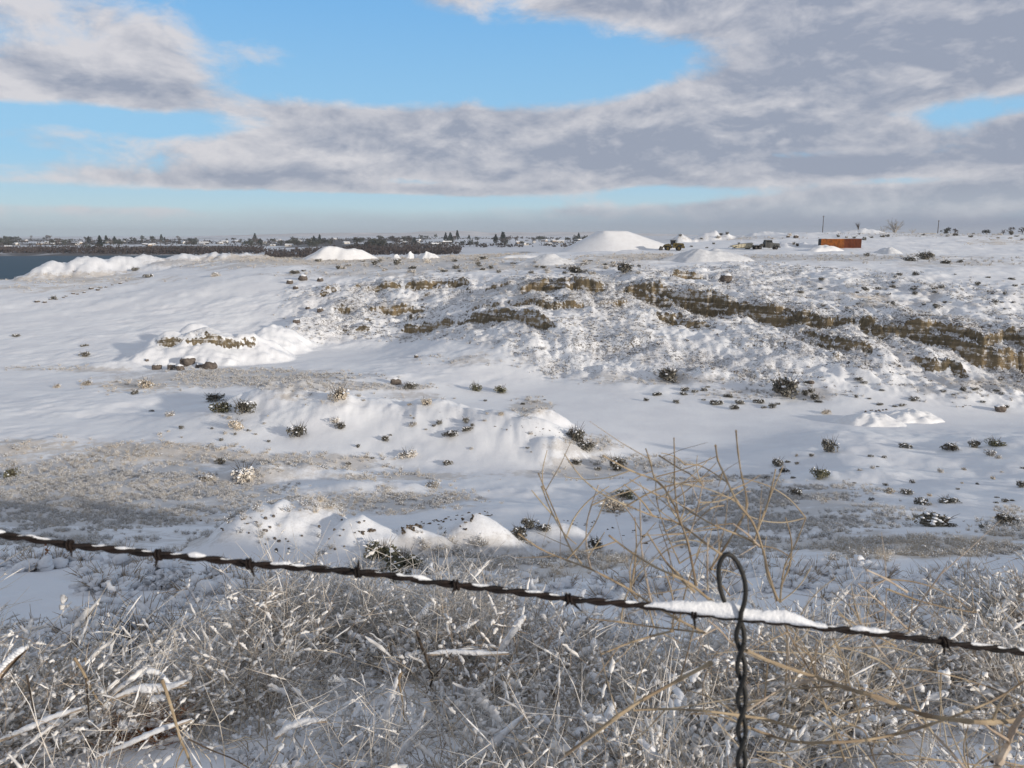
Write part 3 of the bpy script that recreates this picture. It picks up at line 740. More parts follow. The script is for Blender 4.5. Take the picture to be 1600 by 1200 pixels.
def thicket():
    rnd = random.Random(19); mb = MB()
    for _ in range(2600):
        px = rnd.uniform(-60, 960); D = rnd.uniform(1400, 2500); x = (px - 800) / F * D
        if fbm(np.array([x / 160.0]), np.array([D / 260.0]), 3, 500)[0] < -.05: continue
        z0 = float(base(np.array([math.atan2(x, D)]), np.array([math.hypot(x, D)]))[0]); g = rnd.uniform(2, 6)
        for _k in range(5):
            q = rnd.uniform(0, 6.28); w = rnd.uniform(1, 3.2); c = Vector((x + rnd.uniform(-5, 5), D + rnd.uniform(-4, 4), z0 + rnd.uniform(0, g)))
            mb.add([c + Vector((-w * math.cos(q), -w * math.sin(q), -1)), c + Vector((w * math.cos(q), w * math.sin(q), -.8)), c + Vector((rnd.uniform(-1, 1), 0, rnd.uniform(1.2, 2.4)))], [(0, 1, 2)])
    return mb
tag(thicket().build('far_thicket', mat('town_thicket', (0.040, 0.040, 0.042), 0.95, 0.05, (0.085, 0.078, 0.076), 0.02)), 'low dark growth between the trees and houses of the far shore town', 'wood', kind='stuff')

# ------------------------------------------------------------------ stockpiles
def heap(name, base_pts, top_pts, zb, zt, label, m, cat='stockpile', sub=4, nz=0.25, group=None):
    """lofted heap: base outline -> top outline, rounded and roughened"""
    import bmesh
    n = len(base_pts); bm = bmesh.new(); rings = []
    K = 10
    for k in range(K + 1):
        t = k / K; f = t
        rings.append([bm.verts.new((b[0] + (q[0] - b[0]) * f, b[1] + (q[1] - b[1]) * f, zb + (zt - zb) * t)) for b, q in zip(base_pts, top_pts)])
    for k in range(K):
        for i in range(n): bm.faces.new((rings[k][i], rings[k][(i + 1) % n], rings[k + 1][(i + 1) % n], rings[k + 1][i]))
    bm.faces.new(rings[-1])
    bmesh.ops.subdivide_edges(bm, edges=[e for e in bm.edges], cuts=1, use_grid_fill=True)
    bmesh.ops.triangulate(bm, faces=[f for f in bm.faces if len(f.verts) > 4])
    for _ in range(1): bmesh.ops.smooth_vert(bm, verts=[v for v in bm.verts if v.co.z > zb + .2], factor=.5, use_axis_x=True, use_axis_y=True, use_axis_z=True)
    co = np.array([v.co[:] for v in bm.verts])
    d = fbm(co[:, 0] / 4.0 + co[:, 2], co[:, 1] / 4.0, 3, 60) * nz
    for v, e in zip(bm.verts, d): v.co.z += e * (1 if v.co.z > zb + .3 else 0)
    me = bpy.data.meshes.new(name); bm.to_mesh(me); bm.free(); me.materials.append(m)
    me.polygons.foreach_set('use_smooth', [True] * len(me.polygons))
    return tag(link(bpy.data.objects.new(name, me)), label, cat, group)
def line_heap(name, cx_px, base_py, D, wpx, hpx, depth, label, m, topfrac=0.1, seed=1, cat='stockpile', group=None, nz=0.18, rot=0.0):
    """heap at the angle of repose: rings of a disc raised to a rounded cone, slumped and roughened"""
    p = hit(cx_px, base_py, 60); D = p.y; k = D / F; W = wpx * k / 2; H = hpx * k * 1.12
    nr, na = 26, 72
    q = np.linspace(0, 1, nr)[:, None] * np.ones(na); th = np.linspace(0, 2 * np.pi, na, endpoint=False)[None] * np.ones((nr, 1))
    out = 1 + .34 * fbm(np.cos(th) * 1.5 + seed * 7, np.sin(th) * 1.5, 3, seed)
    x, y = q * W * np.cos(th) * out, q * depth / 2 * np.sin(th) * out
    x, y = x * math.cos(rot) - y * math.sin(rot), x * math.sin(rot) + y * math.cos(rot)
    s = max(W, 1e-3)
    lean = fbm(x / s * 1.6 + seed * 3, y / s * 1.6, 3, 61 + seed) * .48
    t = np.clip((1 - q) / (1 - topfrac), 0, 1.0 / (1 - topfrac)); t = 1.0 - np.log1p(np.exp((1 - t) * -9 + 0.0)) / 9 - .02 if False else np.minimum(t, 1)
    prof = t - .10 * np.exp(-((1 - t) / .12) ** 2)
    z = H * np.clip(prof * (1 + lean * (1 - q) * 1.2) + lean * .25 * t, 0, 1.2) + fbm(x / (s * .16) + seed, y / (s * .16), 3, 70 + seed) * nz * H * .35 * np.minimum(1, (1 - q) * 6) - q ** 6 * .5
    mb = MB(); mb.add(np.stack([x.ravel(), y.ravel(), z.ravel()], -1), [(i * na + j, i * na + (j + 1) % na, (i + 1) * na + (j + 1) % na, (i + 1) * na + j) for i in range(1, nr - 1) for j in range(na)] + [(j, na + j, na + (j + 1) % na) for j in range(na)])
    mb.f = [f[::-1] for f in mb.f[:-na]] + mb.f[-na:]
    o = tag(mb.build(name, m, smooth=True), label, cat, group)
    o.location = (p.x, p.y + depth * .3, min(p.z, hz(p.x, p.y + depth * .3) + .1)); return o
# the big flat topped pile left of the loader
def big_pile():
    D = 292; k = D / F
    P0 = at(960, 391, D)
    def pt(px, py_back): return ((px - 960) * k, py_back)
    basep = [pt(868, 9), pt(900, 2), pt(935, -3), pt(968, -5), pt(1000, -5), pt(1040, -4), pt(1078, 0), pt(1092, 10), pt(1060, 26), pt(1000, 32), pt(930, 30), pt(880, 20)]
    topp = [pt(939, 10), pt(941, 8), pt(943, 7), pt(945, 6), pt(960, 6), pt(970, 6), pt(979, 6.5), pt(985, 9), pt(982, 14), pt(970, 16), pt(955, 16), pt(942, 14)]
    o = heap('snowy_stockpile', basep, topp, -1.2, 7.1, 'large smooth snow covered stockpile with a flat top left of the wheel loader', M['snow_pile'], nz=0.12)
    o.location = (P0.x, P0.y, hz(P0.x, P0.y)); return o
big_pile()
line_heap('snowy_stockpile', 1112, 408, 262, 150, 17, 14, 'broad grey dusted heap right in front of the wheel loader', M['dusty_shaded_snow'], .25, 3)
line_heap('snowy_stockpile', 530, 406, 318, 130, 16, 16, 'long rounded white stockpile against the dark far wood', M['snow_pile'], .4, 4)
line_heap('snowy_stockpile', 667, 404, 330, 36, 12, 8, 'tallest of the three small white heaps near the tan grass', M['snow_pile'], .08, 5)
line_heap('snowy_stockpile', 641, 404, 330, 24, 8, 6, 'middle small white heap left of the taller pointed one', M['snow_pile'], .1, 6)
line_heap('snowy_stockpile', 618, 404, 330, 20, 6, 5, 'leftmost and lowest of the three small white heaps', M['snow_pile'], .1, 7)
line_heap('snowy_stockpile', 856, 412, 268, 110, 11, 12, 'pointed dusted heap below the left foot of the large stockpile', M['dusty_shaded_snow'], .1, 8)
line_heap('snowy_stockpile', 815, 403, 280, 90, 5, 10, 'low white heap left of the pointed dusted heap', M['snow_pile'], .3, 9)
line_heap('snowy_stockpile', 1372, 666, 101, 124, 13, 7.5, 'white cone heap with dark stones on the pit floor at right', M['snow_pile'], .2, 10, nz=.6)
line_heap('snowy_stockpile', 1428, 660, 105, 120, 14, 7, 'steep white heap behind the stony cone on the pit floor', M['snow_pile'], .25, 11, nz=.6)
line_heap('snowy_stockpile', 1392, 396, 285, 44, 9, 9, 'small bluish shaded spoil heap right of the rusty containers', M['dusty_shaded_snow'], .15, 12, rot=.5)  # darker snow colour carries this heap's bluish shade
line_heap('snow_bank', 1292, 392, 268, 72, 8, 6, 'lumpy snow bank in front of the long rusty container', M['snow_pile'], .3, 13, cat='snow bank')

# ------------------------------------------------------------------ machinery on the upper yard
yel = mat('faded_yellow_paint', (0.125, 0.093, 0.026), 0.65, 0.3, (0.06, 0.048, 0.022), 1.5, obj_random=0)
blk = mat('black_rubber', (0.015, 0.015, 0.016), 0.8, 0.2)
drk = mat('dark_frame_paint', (0.03, 0.03, 0.03), 0.6, 0.4)
gls = mat('dark_cab_glass', (0.012, 0.014, 0.016), 0.15, 0.5)
stl = mat('worn_bucket_steel', (0.045, 0.042, 0.04), 0.6, 0.4, (0.09, 0.08, 0.07), 3)
def wheel(par, x, y, r, w, rimm):
    t = MB(); n = 20
    prof = [(r * .62, -w / 2), (r * .94, -w / 2), (r, -w * .35), (r, w * .35), (r * .94, w / 2), (r * .62, w / 2)]
    for i in range(n):
        a = 2 * math.pi * i / n
        for pr, py in prof: t.v.append((x + pr * math.cos(a), y + py, r + pr * math.sin(a)))
    L = len(prof)
    for i in range(n):
        for j in range(L): t.f.append((i * L + j, i * L + (j + 1) % L, ((i + 1) % n) * L + (j + 1) % L, ((i + 1) % n) * L + j)); t.m.append(0)
    for i in range(0, n):   # tread lugs
        a = 2 * math.pi * i / n; t.box((x + r * 1.0 * math.cos(a), y, r + r * 1.0 * math.sin(a)), (.10, w * .9, .12))
    ty = t.build('wheel', blk, par)
    rm = MB().cyl((x, y, r), (0, 1, 0), r * .63, w * .7, 18).cyl((x, y, r), (0, 1, 0), r * .22, w * .95, 10)
    rm.build('rim', rimm, ty)
def loader():
    p = hit(1050, 391.5, 200); o = empty('wheel_loader', (p.x, p.y, p.z - .05), R(-3))
    tag(o, 'dark yellow wheel loader parked beside the large white stockpile, bucket to the left', 'wheel loader')
    b = MB()   # rear frame and engine hood
    b.prism([(0.2, .95), (3.6, .95), (3.95, 1.3), (3.9, 2.35), (3.5, 2.55), (1.1, 2.7), (0.2, 2.5)], -1.15, 1.15)
    b.box((3.95, 0, 1.2), (.5, 2.5, .7)); b.build('engine_hood', yel, o)
    MB().box((2.6, -1.17, 1.9), (1.5, .06, .7)).build('grille', drk, o)
    f = MB().prism([(-2.7, .8), (-.1, .8), (-.1, 1.7), (-.9, 2.3), (-2.1, 2.3), (-2.7, 1.6)], -.65, .65)
    f.build('front_frame', yel, o)
    for y in (-1.0, 1.0):
        MB().prism([(-2.9, 1.55), (-2.9, 1.75), (-2.2, 2.15), (-1.0, 2.2), (-.7, 1.9), (-1.0, 1.72), (-2.2, 1.75)], y - .45, y + .45).build('fender', yel, o)
        MB().prism([(1.1, 1.7), (1.4, 2.35), (3.0, 2.35), (3.5, 1.8), (3.3, 1.75), (2.9, 2.1), (1.6, 2.1)], y * 1.25 - .3, y * 1.25 + .3).build('fender', yel, o)
    for y in (-.5, .5):
        MB().tube([(-1.1, y, 2.25), (-2.6, y, 1.95), (-3.6, y, .75)], [.2, .19, .16], 6).build('lift_arm', yel, o)
    MB().tube([(-1.0, 0, 1.6), (-2.7, 0, 1.35), (-3.5, 0, 1.15)], [.12, .1, .08], 6).build('bucket_cylinder', stl, o)
    bk = MB()
    out = [(-3.45, .25), (-3.35, .7), (-3.45, 1.2), (-3.75, 1.5), (-4.0, 1.55), (-3.72, 1.2), (-3.62, .75), (-3.75, .35), (-4.7, .12), (-4.7, .05), (-3.7, .1)]
    bk.prism(out, -1.5, 1.5)
    for y in (-1.5, 1.5): bk.prism([(-3.6, .1), (-4.6, .1), (-4.0, 1.5), (-3.5, 1.2)], y - .05, y + .05)
    bkt = bk.build('bucket', stl, o)
    for i in range(7): MB().prism([(-4.7, .05), (-4.7, .14), (-4.95, .06)], -1.4 + i * .45, -1.28 + i * .45).build('tooth', stl, bkt)
    c = MB()
    for x, y in ((-.45, -.75), (-.45, .75), (1.0, -.75), (1.0, .75)): c.box((x, y, 2.85), (.13, .13, 1.5))
    c.box((.28, 0, 2.25), (1.6, 1.65, .5)); cb = c.build('cab', drk, o)
    MB().box((.28, 0, 2.95), (1.38, 1.42, 1.15)).build('window', gls, cb)
    MB().box((.25, 0, 3.64), (1.95, 1.85, .16)).build('cab_roof', drk, cb)
    MB().cyl((1.6, .45, 3.05), (0, 0, 1), .09, .95, 8).build('exhaust', drk, o)
    MB().box((2.4, 0, 2.72), (1.9, 1.5, .10)).build('snow_cap', M['snow'], o)
    for x in (-1.6, 2.2):
        for y in (-1.05, 1.05): wheel(o, x, y, .82, .62, yel)
    return o
loader()
def truck():
    p = hit(1200, 389.5, 200); o = empty('old_truck', (p.x, p.y, p.z), R(6))
    tag(o, 'old dark flatbed truck with a tall square cab parked on the snowy yard', 'truck')
    gr = mat('dark_grey_truck_paint', (0.045, 0.05, 0.055), 0.6, 0.3, (0.085, 0.085, 0.08), 2.0)
    b = MB().box((-.2, 0, 1.5), (2.6, 2.3, 1.9)); b.box((-.2, 0, 2.75), (2.4, 2.1, .75), taper=(.94, .92)); cb = b.build('cab', gr, o)
    w = MB(); w.box((-.5, -1.17, 2.62), (.95, .06, .55)); w.box((.55, -1.14, 2.62), (.75, .06, .55)); w.build('window', gls, cb)
    MB().box((-.2, 0, 3.17), (2.3, 2.0, .09)).build('cab_roof', drk, cb)
    MB().box((-.45, -1.18, 1.5), (1.1, .05, 1.4)).build('door', drk, cb)
    h = MB().prism([(1.1, .9), (3.7, .9), (3.8, 1.7), (3.5, 2.05), (1.1, 2.2)], -1.0, 1.0); h.build('hood', gr, o)
    MB().box((3.82, 0, 1.35), (.08, 1.5, .8)).build('grille', drk, o)
    MB().box((3.95, 0, .75), (.2, 2.3, .35)).build('bumper', stl, o)
    for y in (-.8, .8): MB().cyl((3.86, y, 1.5), (1, 0, 0), .17, .12, 12).build('headlight', M['snow'], o)
    for y in (-1, 1): MB().prism([(1.7, .95), (1.9, 1.55), (2.9, 1.6), (3.4, .95), (3.1, .95), (2.7, 1.35), (2.1, 1.35)], y * 1.1 - .22, y * 1.1 + .22).build('fender', gr, o)
    MB().box((-3.6, 0, 1.05), (4.3, .9, .3)).build('frame', drk, o)
    fw = MB().prism([(-3.0, 1.2), (-1.7, 1.2), (-1.7, 1.75), (-2.2, 1.95), (-3.0, 1.55)], -.7, .7); fw.build('fifth_wheel', drk, o)
    for x in (2.55, -3.3, -4.7):
        for y in (-.98, .98): wheel(o, x, y, .56, .4, stl)
    for y in (-1.0, 1.0):
        MB().prism([(-5.6, 1.0), (-5.2, 1.4), (-2.7, 1.4), (-2.4, 1.0), (-2.7, 1.22), (-5.1, 1.22)], y - .25, y + .25).build('mudguard', drk, o)
truck()
def hopper():
    p = hit(1158, 389.5, 200); o = empty('hopper_trailer', (p.x, p.y, p.z), R(4))
    tag(o, 'pale cream wedge shaped hopper trailer left of the old dark truck', 'trailer')
    cr = mat('pale_cream_paint', (0.52, 0.47, 0.33), 0.6, 0.3, (0.42, 0.38, 0.29), 1.2)
    b = MB().prism([(-3.9, 1.25), (-3.2, .95), (-2.0, .45), (3.2, .4), (3.6, .8), (3.7, 2.05), (3.3, 2.15), (-.4, 1.85)], -1.2, 1.2)
    hb = b.build('hopper', cr, o)
    MB().box((0, 0, .42), (6.4, .9, .2)).build('frame', drk, o)
    MB().box((-2.3, -1.23, .95), (.9, .07, .3)).build('hatch', drk, hb)
    for i in range(5): MB().box((-1.4 + i * 1.1, -1.24, 1.15), (.1, .1, 1.3 + .05 * i)).build('rib', cr, hb)
    r = MB().tube([(-3.9, -1.2, 1.36), (-.4, -1.2, 1.98), (3.3, -1.2, 2.28), (3.7, -1.2, 2.16)], .07, 5); r.build('rail', drk, o)
    MB().tube([(-4.8, 0, .7), (-3.5, 0, .95)], .09, 6).build('drawbar', drk, o)
    for y in (-1.05, 1.05): wheel(o, 2.3, y, .48, .3, stl)
hopper()
def container(cx, py, w, h, rz, m, label, dark_left):
    p = hit(cx, py, 200); o = empty('steel_container', (p.x, p.y + 1.2, p.z - .05), rz); tag(o, label, 'container', 'rusty containers on the upper yard')
    bd = MB().box((0, 0, h / 2), (w, 2.4, h)); bo = bd.build('body', m, o)
    n = int(w / .55)
    for i in range(n):
        x = -w / 2 + (i + .5) * w / n
        MB().box((x, -1.24, h / 2), (w / n * .45, .09, h - .35)).build('rib', m, bo)
    fr = MB()
    for z in (.09, h - .09): fr.box((0, -1.25, z), (w + .1, .14, .2))
    for x in (-w / 2, w / 2): fr.box((x, -1.25, h / 2), (.18, .16, h))
    fr.build('frame', m, o)
    e = MB().box((-w / 2 - .06, 0, h / 2), (.10, 2.2, h - .2)); d = e.build('door', drk if dark_left else m, o)  # left end plate just coloured dark on one container
    MB().tube([(-w / 2 - .14, -.3, .3), (-w / 2 - .14, -.3, h - .3)], .03, 5).build('locking_bar', drk, d)
    return o
rust = mat('dark_rust', (0.16, 0.045, 0.018), 0.85, 0.2, (0.09, 0.028, 0.014), 1.3)
orange = mat('orange_rust', (0.32, 0.105, 0.022), 0.85, 0.2, (0.15, 0.055, 0.018), 0.8)
container(1331.5, 387.5, 6.1, 3.3, R(2), rust, 'dark rust red steel container with one clear end on the right', False)
container(1300, 387.5, 8.2, 3.25, R(3), orange, 'long orange rusted container half hidden by a snow bank, dark end left', True)

def pole(px, py, D, h, label):
    p = at(px, py, D); z = hz(p.x, p.y); top = at(px, py, D).z
    o = empty('utility_pole', (p.x, p.y, z)); tag(o, label, 'pole')
    MB().tube([(0, 0, -.5), (0, 0, top - z)], [.22, .15], 8).build('shaft', M['dark_twig'], o)
    MB().box((0, 0, top - z - .5), (1.1, .12, .14)).build('crossarm', M['dark_twig'], o)
    ins = MB()
    for x in (-.45, .45): MB().cyl((x, 0, top - z - .34), (0, 0, 1), .06, .2, 8).build('insulator', M['grey_twig'], o)
pole(1287, 337, 455, 8, 'lone dark utility pole behind the rusty containers')
pole(1467, 344, 455, 8, 'dark utility pole right of the cream roofed shed')

def bare_bush(px, py, D, w, h, label, name='bare_tree', cat='tree', n=60, m='grey_twig'):
    p = at(px, py, D); z = hz(p.x, p.y); rnd = random.Random(int(px * 3 + D))
    o = empty(name, (p.x, p.y, min(z, p.z + 1.0))); tag(o, label, cat)
    t = MB(); c = MB()
    for k in range(9):
        q = rnd.uniform(0, 6.28); u = rnd.uniform(.2, 1)
        e = Vector((math.cos(q) * w / 2 * u, math.sin(q) * w / 3 * u, h * rnd.uniform(.55, 1.0) * (1.15 - u * .5)))
        t.tube([(0, 0, -.4), e * .4 + Vector((0, 0, h * .08)), e], [.10 * h / 4, .06 * h / 4, .015], 4)
        for _ in range(n // 6):
            s0 = e * rnd.uniform(.35, 1); d = Vector((rnd.gauss(0, 1), rnd.gauss(0, 1), rnd.gauss(.6, .8))).normalized() * h * rnd.uniform(.1, .26)
            c.tube([s0, s0 + d * .6 + Vector((0, 0, .03 * h)), s0 + d], [.028 * h / 5, .022 * h / 5, .01 * h / 5], 3, cap=False)
    t.build('trunk', M[m], o); c.build('crown', M[m], o); return o
bare_bush(1341, 361, 408, 4.5, 4.5, 'small dark bare tree on the snowy rise behind the containers', m='dark_twig')
bare_bush(1398, 364, 425, 12.5, 9.0, 'wide bare branching tree beyond the snowy rise', n=150)
bare_bush(1378, 364, 425, 8, 3.5, 'low bare thicket left of the wide bare tree', name='bare_shrub', cat='shrub', n=120)
bare_bush(1014, 368, 340, 5.5, 3.6, 'loose bare shrub at the right shoulder of the large stockpile', name='bare_shrub', cat='shrub', n=40)
bare_bush(1425, 366, 430, 7, 3.0, 'low bare shrub between the dark hut and cream shed', name='bare_shrub', cat='shrub', n=90)
for i, (px, sc, k, lb) in enumerate(((1478, 1.0, 5, 'broad dark tree just right of the right utility pole'), (1492, .75, 4, 'thin bare round tree right of the broad dark one'), (1541, .8, 2, 'lone dark tree on the far right skyline'), (1580, .85, 1, 'bare tree at the right edge of the skyline'), (1597, .9, 4, 'outermost bare tree at the right edge of the skyline'), (1568, .7, 7, 'low bare tree left of the skyline edge trees'))):
    p = at(px, 366, 520); put_tree(k, p.x, p.y, min(hz(p.x, p.y), p.z - 1.2), sc * .95, i * 1.3, lb)
def shed(px, py, D, w, h, roofm, wallm, label, rz=0.0):
    p = at(px, py, D); o = empty('shed', (p.x, p.y, p.z - h * .95), rz); tag(o, label, 'shed')
    MB().box((0, 0, 0), (w, 6, h * 1.2)).build('wall', wallm, o)
    r = MB(); L = w / 2 + .5; a = h * .55
    r.add([(-L, -3.6, a), (L, -3.6, a), (L - 1.2, 0, a + h * .6), (-L + 1.2, 0, a + h * .6), (L, 3.6, a), (-L, 3.6, a)], [(0, 1, 2, 3), (3, 2, 4, 5), (0, 3, 5), (1, 4, 2), (0, 5, 4, 1)])
    r.build('roof', roofm, o); d = MB().box((w * .2, -3.03, -.1), (1.4, .08, h * .8)); d.build('door', M['dark_twig'], o)
cream = mat('cream_roof', (0.68, 0.60, 0.44), 0.7, 0.2)
shed(1448, 366, 430, 11.0, 2.8, cream, wall_m[1], 'low shed with a cream roof on the skyline near the right pole')
shed(1417, 366, 428, 5.5, 2.6, M['dark_twig'], wall_m[2], 'small dark hut left of the cream roofed shed')
shed(1524, 367, 520, 5.0, 1.8, M['dark_twig'], wall_m[2], 'tiny dark hut on the far right skyline')

# ------------------------------------------------------------------ single bushes
def bush_meshes(seed, h=0.72, n=420, leafm='sage', snow=70, leaf=.055, open_=0.0):
    rnd = random.Random(seed); mb = MB(); st = MB(); sn = MB()
    lobes = [(rnd.uniform(-.28, .28), rnd.uniform(-.28, .28), rnd.uniform(.12, .45) * h, rnd.uniform(.16, .30)) for _ in range(9)]
    for x, y, z, k in lobes:
        st.tube([(x * .1, y * .1, -.08), (x * .6, y * .6, z * .6), (x, y, z + k * .4)], [.018, .013, .006], 4)
    for _ in range(26):
        q = rnd.uniform(0, 6.28); u = rnd.uniform(.2, .52); e = Vector((math.cos(q) * u, math.sin(q) * u, h * rnd.uniform(.4, .96)))
        st.tube([e * .25, e * .7 + Vector((0, 0, .03)), e], [.010, .007, .003], 3, cap=False)
    def fn(r):
        x, y, z, k = r.choice(lobes); d = Vector((r.gauss(0, 1), r.gauss(0, 1), r.gauss(0, 1))).normalized() * k * r.uniform(.55, 1.05)
        return (x + d.x, y + d.y, max(0.0, z + d.z * h * 1.1))
    leaf_cloud(mb, fn, n, leaf, rnd)
    def fs(r):
        x, y, z, k = r.choice(lobes); d = Vector((r.gauss(0, 1), r.gauss(0, 1), abs(r.gauss(0, 1)) + .35)).normalized() * k * 1.04
        return (x + d.x, y + d.y, z + d.z * h * 1.1)
    for _ in range(snow):
        c = fs(rnd); k = rnd.uniform(.02, .048); sn.blob(c, (k * 1.5, k * 1.3, k * .8), 0, 1, jit=.3, seed=rnd.random())
    return mb.mesh('foliage', M[leafm]), st.mesh('stems', M['dark_twig']), sn.mesh('snow', M['snow'], True)
BUSH = {
    'dark': [bush_meshes(i, .78, 640, 'sage', 16) for i in range(3)],
    'olive': [bush_meshes(10 + i, .80, 640, 'olive_sage', 14) for i in range(2)],
    'flat': [bush_meshes(20 + i, .40, 560, 'sage', 26) for i in range(3)],
    'frost': [bush_meshes(30 + i, .62, 480, 'frost_twig', 40) for i in range(3)],
    'tan': [bush_meshes(40 + i, .70, 520, 'tan_grass', 12, .05) for i in range(2)],
}
BN = {'dark': 'sagebrush', 'olive': 'sagebrush', 'flat': 'sagebrush', 'frost': 'snowy_shrub', 'tan': 'dry_shrub'}
rb = random.Random(21)
def put_bush(px, py, wpx, kind, label, group=None, dmin=14, hs=1.0):
    p = hit(px, py, dmin); k = p.y / F * wpx * 1.08
    fo, st, sn = BUSH[kind][rb.randrange(len(BUSH[kind]))]
    o = empty(BN[kind], (p.x, p.y + k * .15, hz(p.x, p.y + k * .15) - .02 * k), rb.uniform(0, 6.28)); o.scale = (k * rb.uniform(.85, 1.15), k * rb.uniform(.85, 1.15), k * hs * rb.uniform(.75, 1.25))
    for n_, me in (('foliage', fo), ('stems', st), ('snow', sn)): link(bpy.data.objects.new(n_, me), o)
    return tag(o, label, 'bush', group)
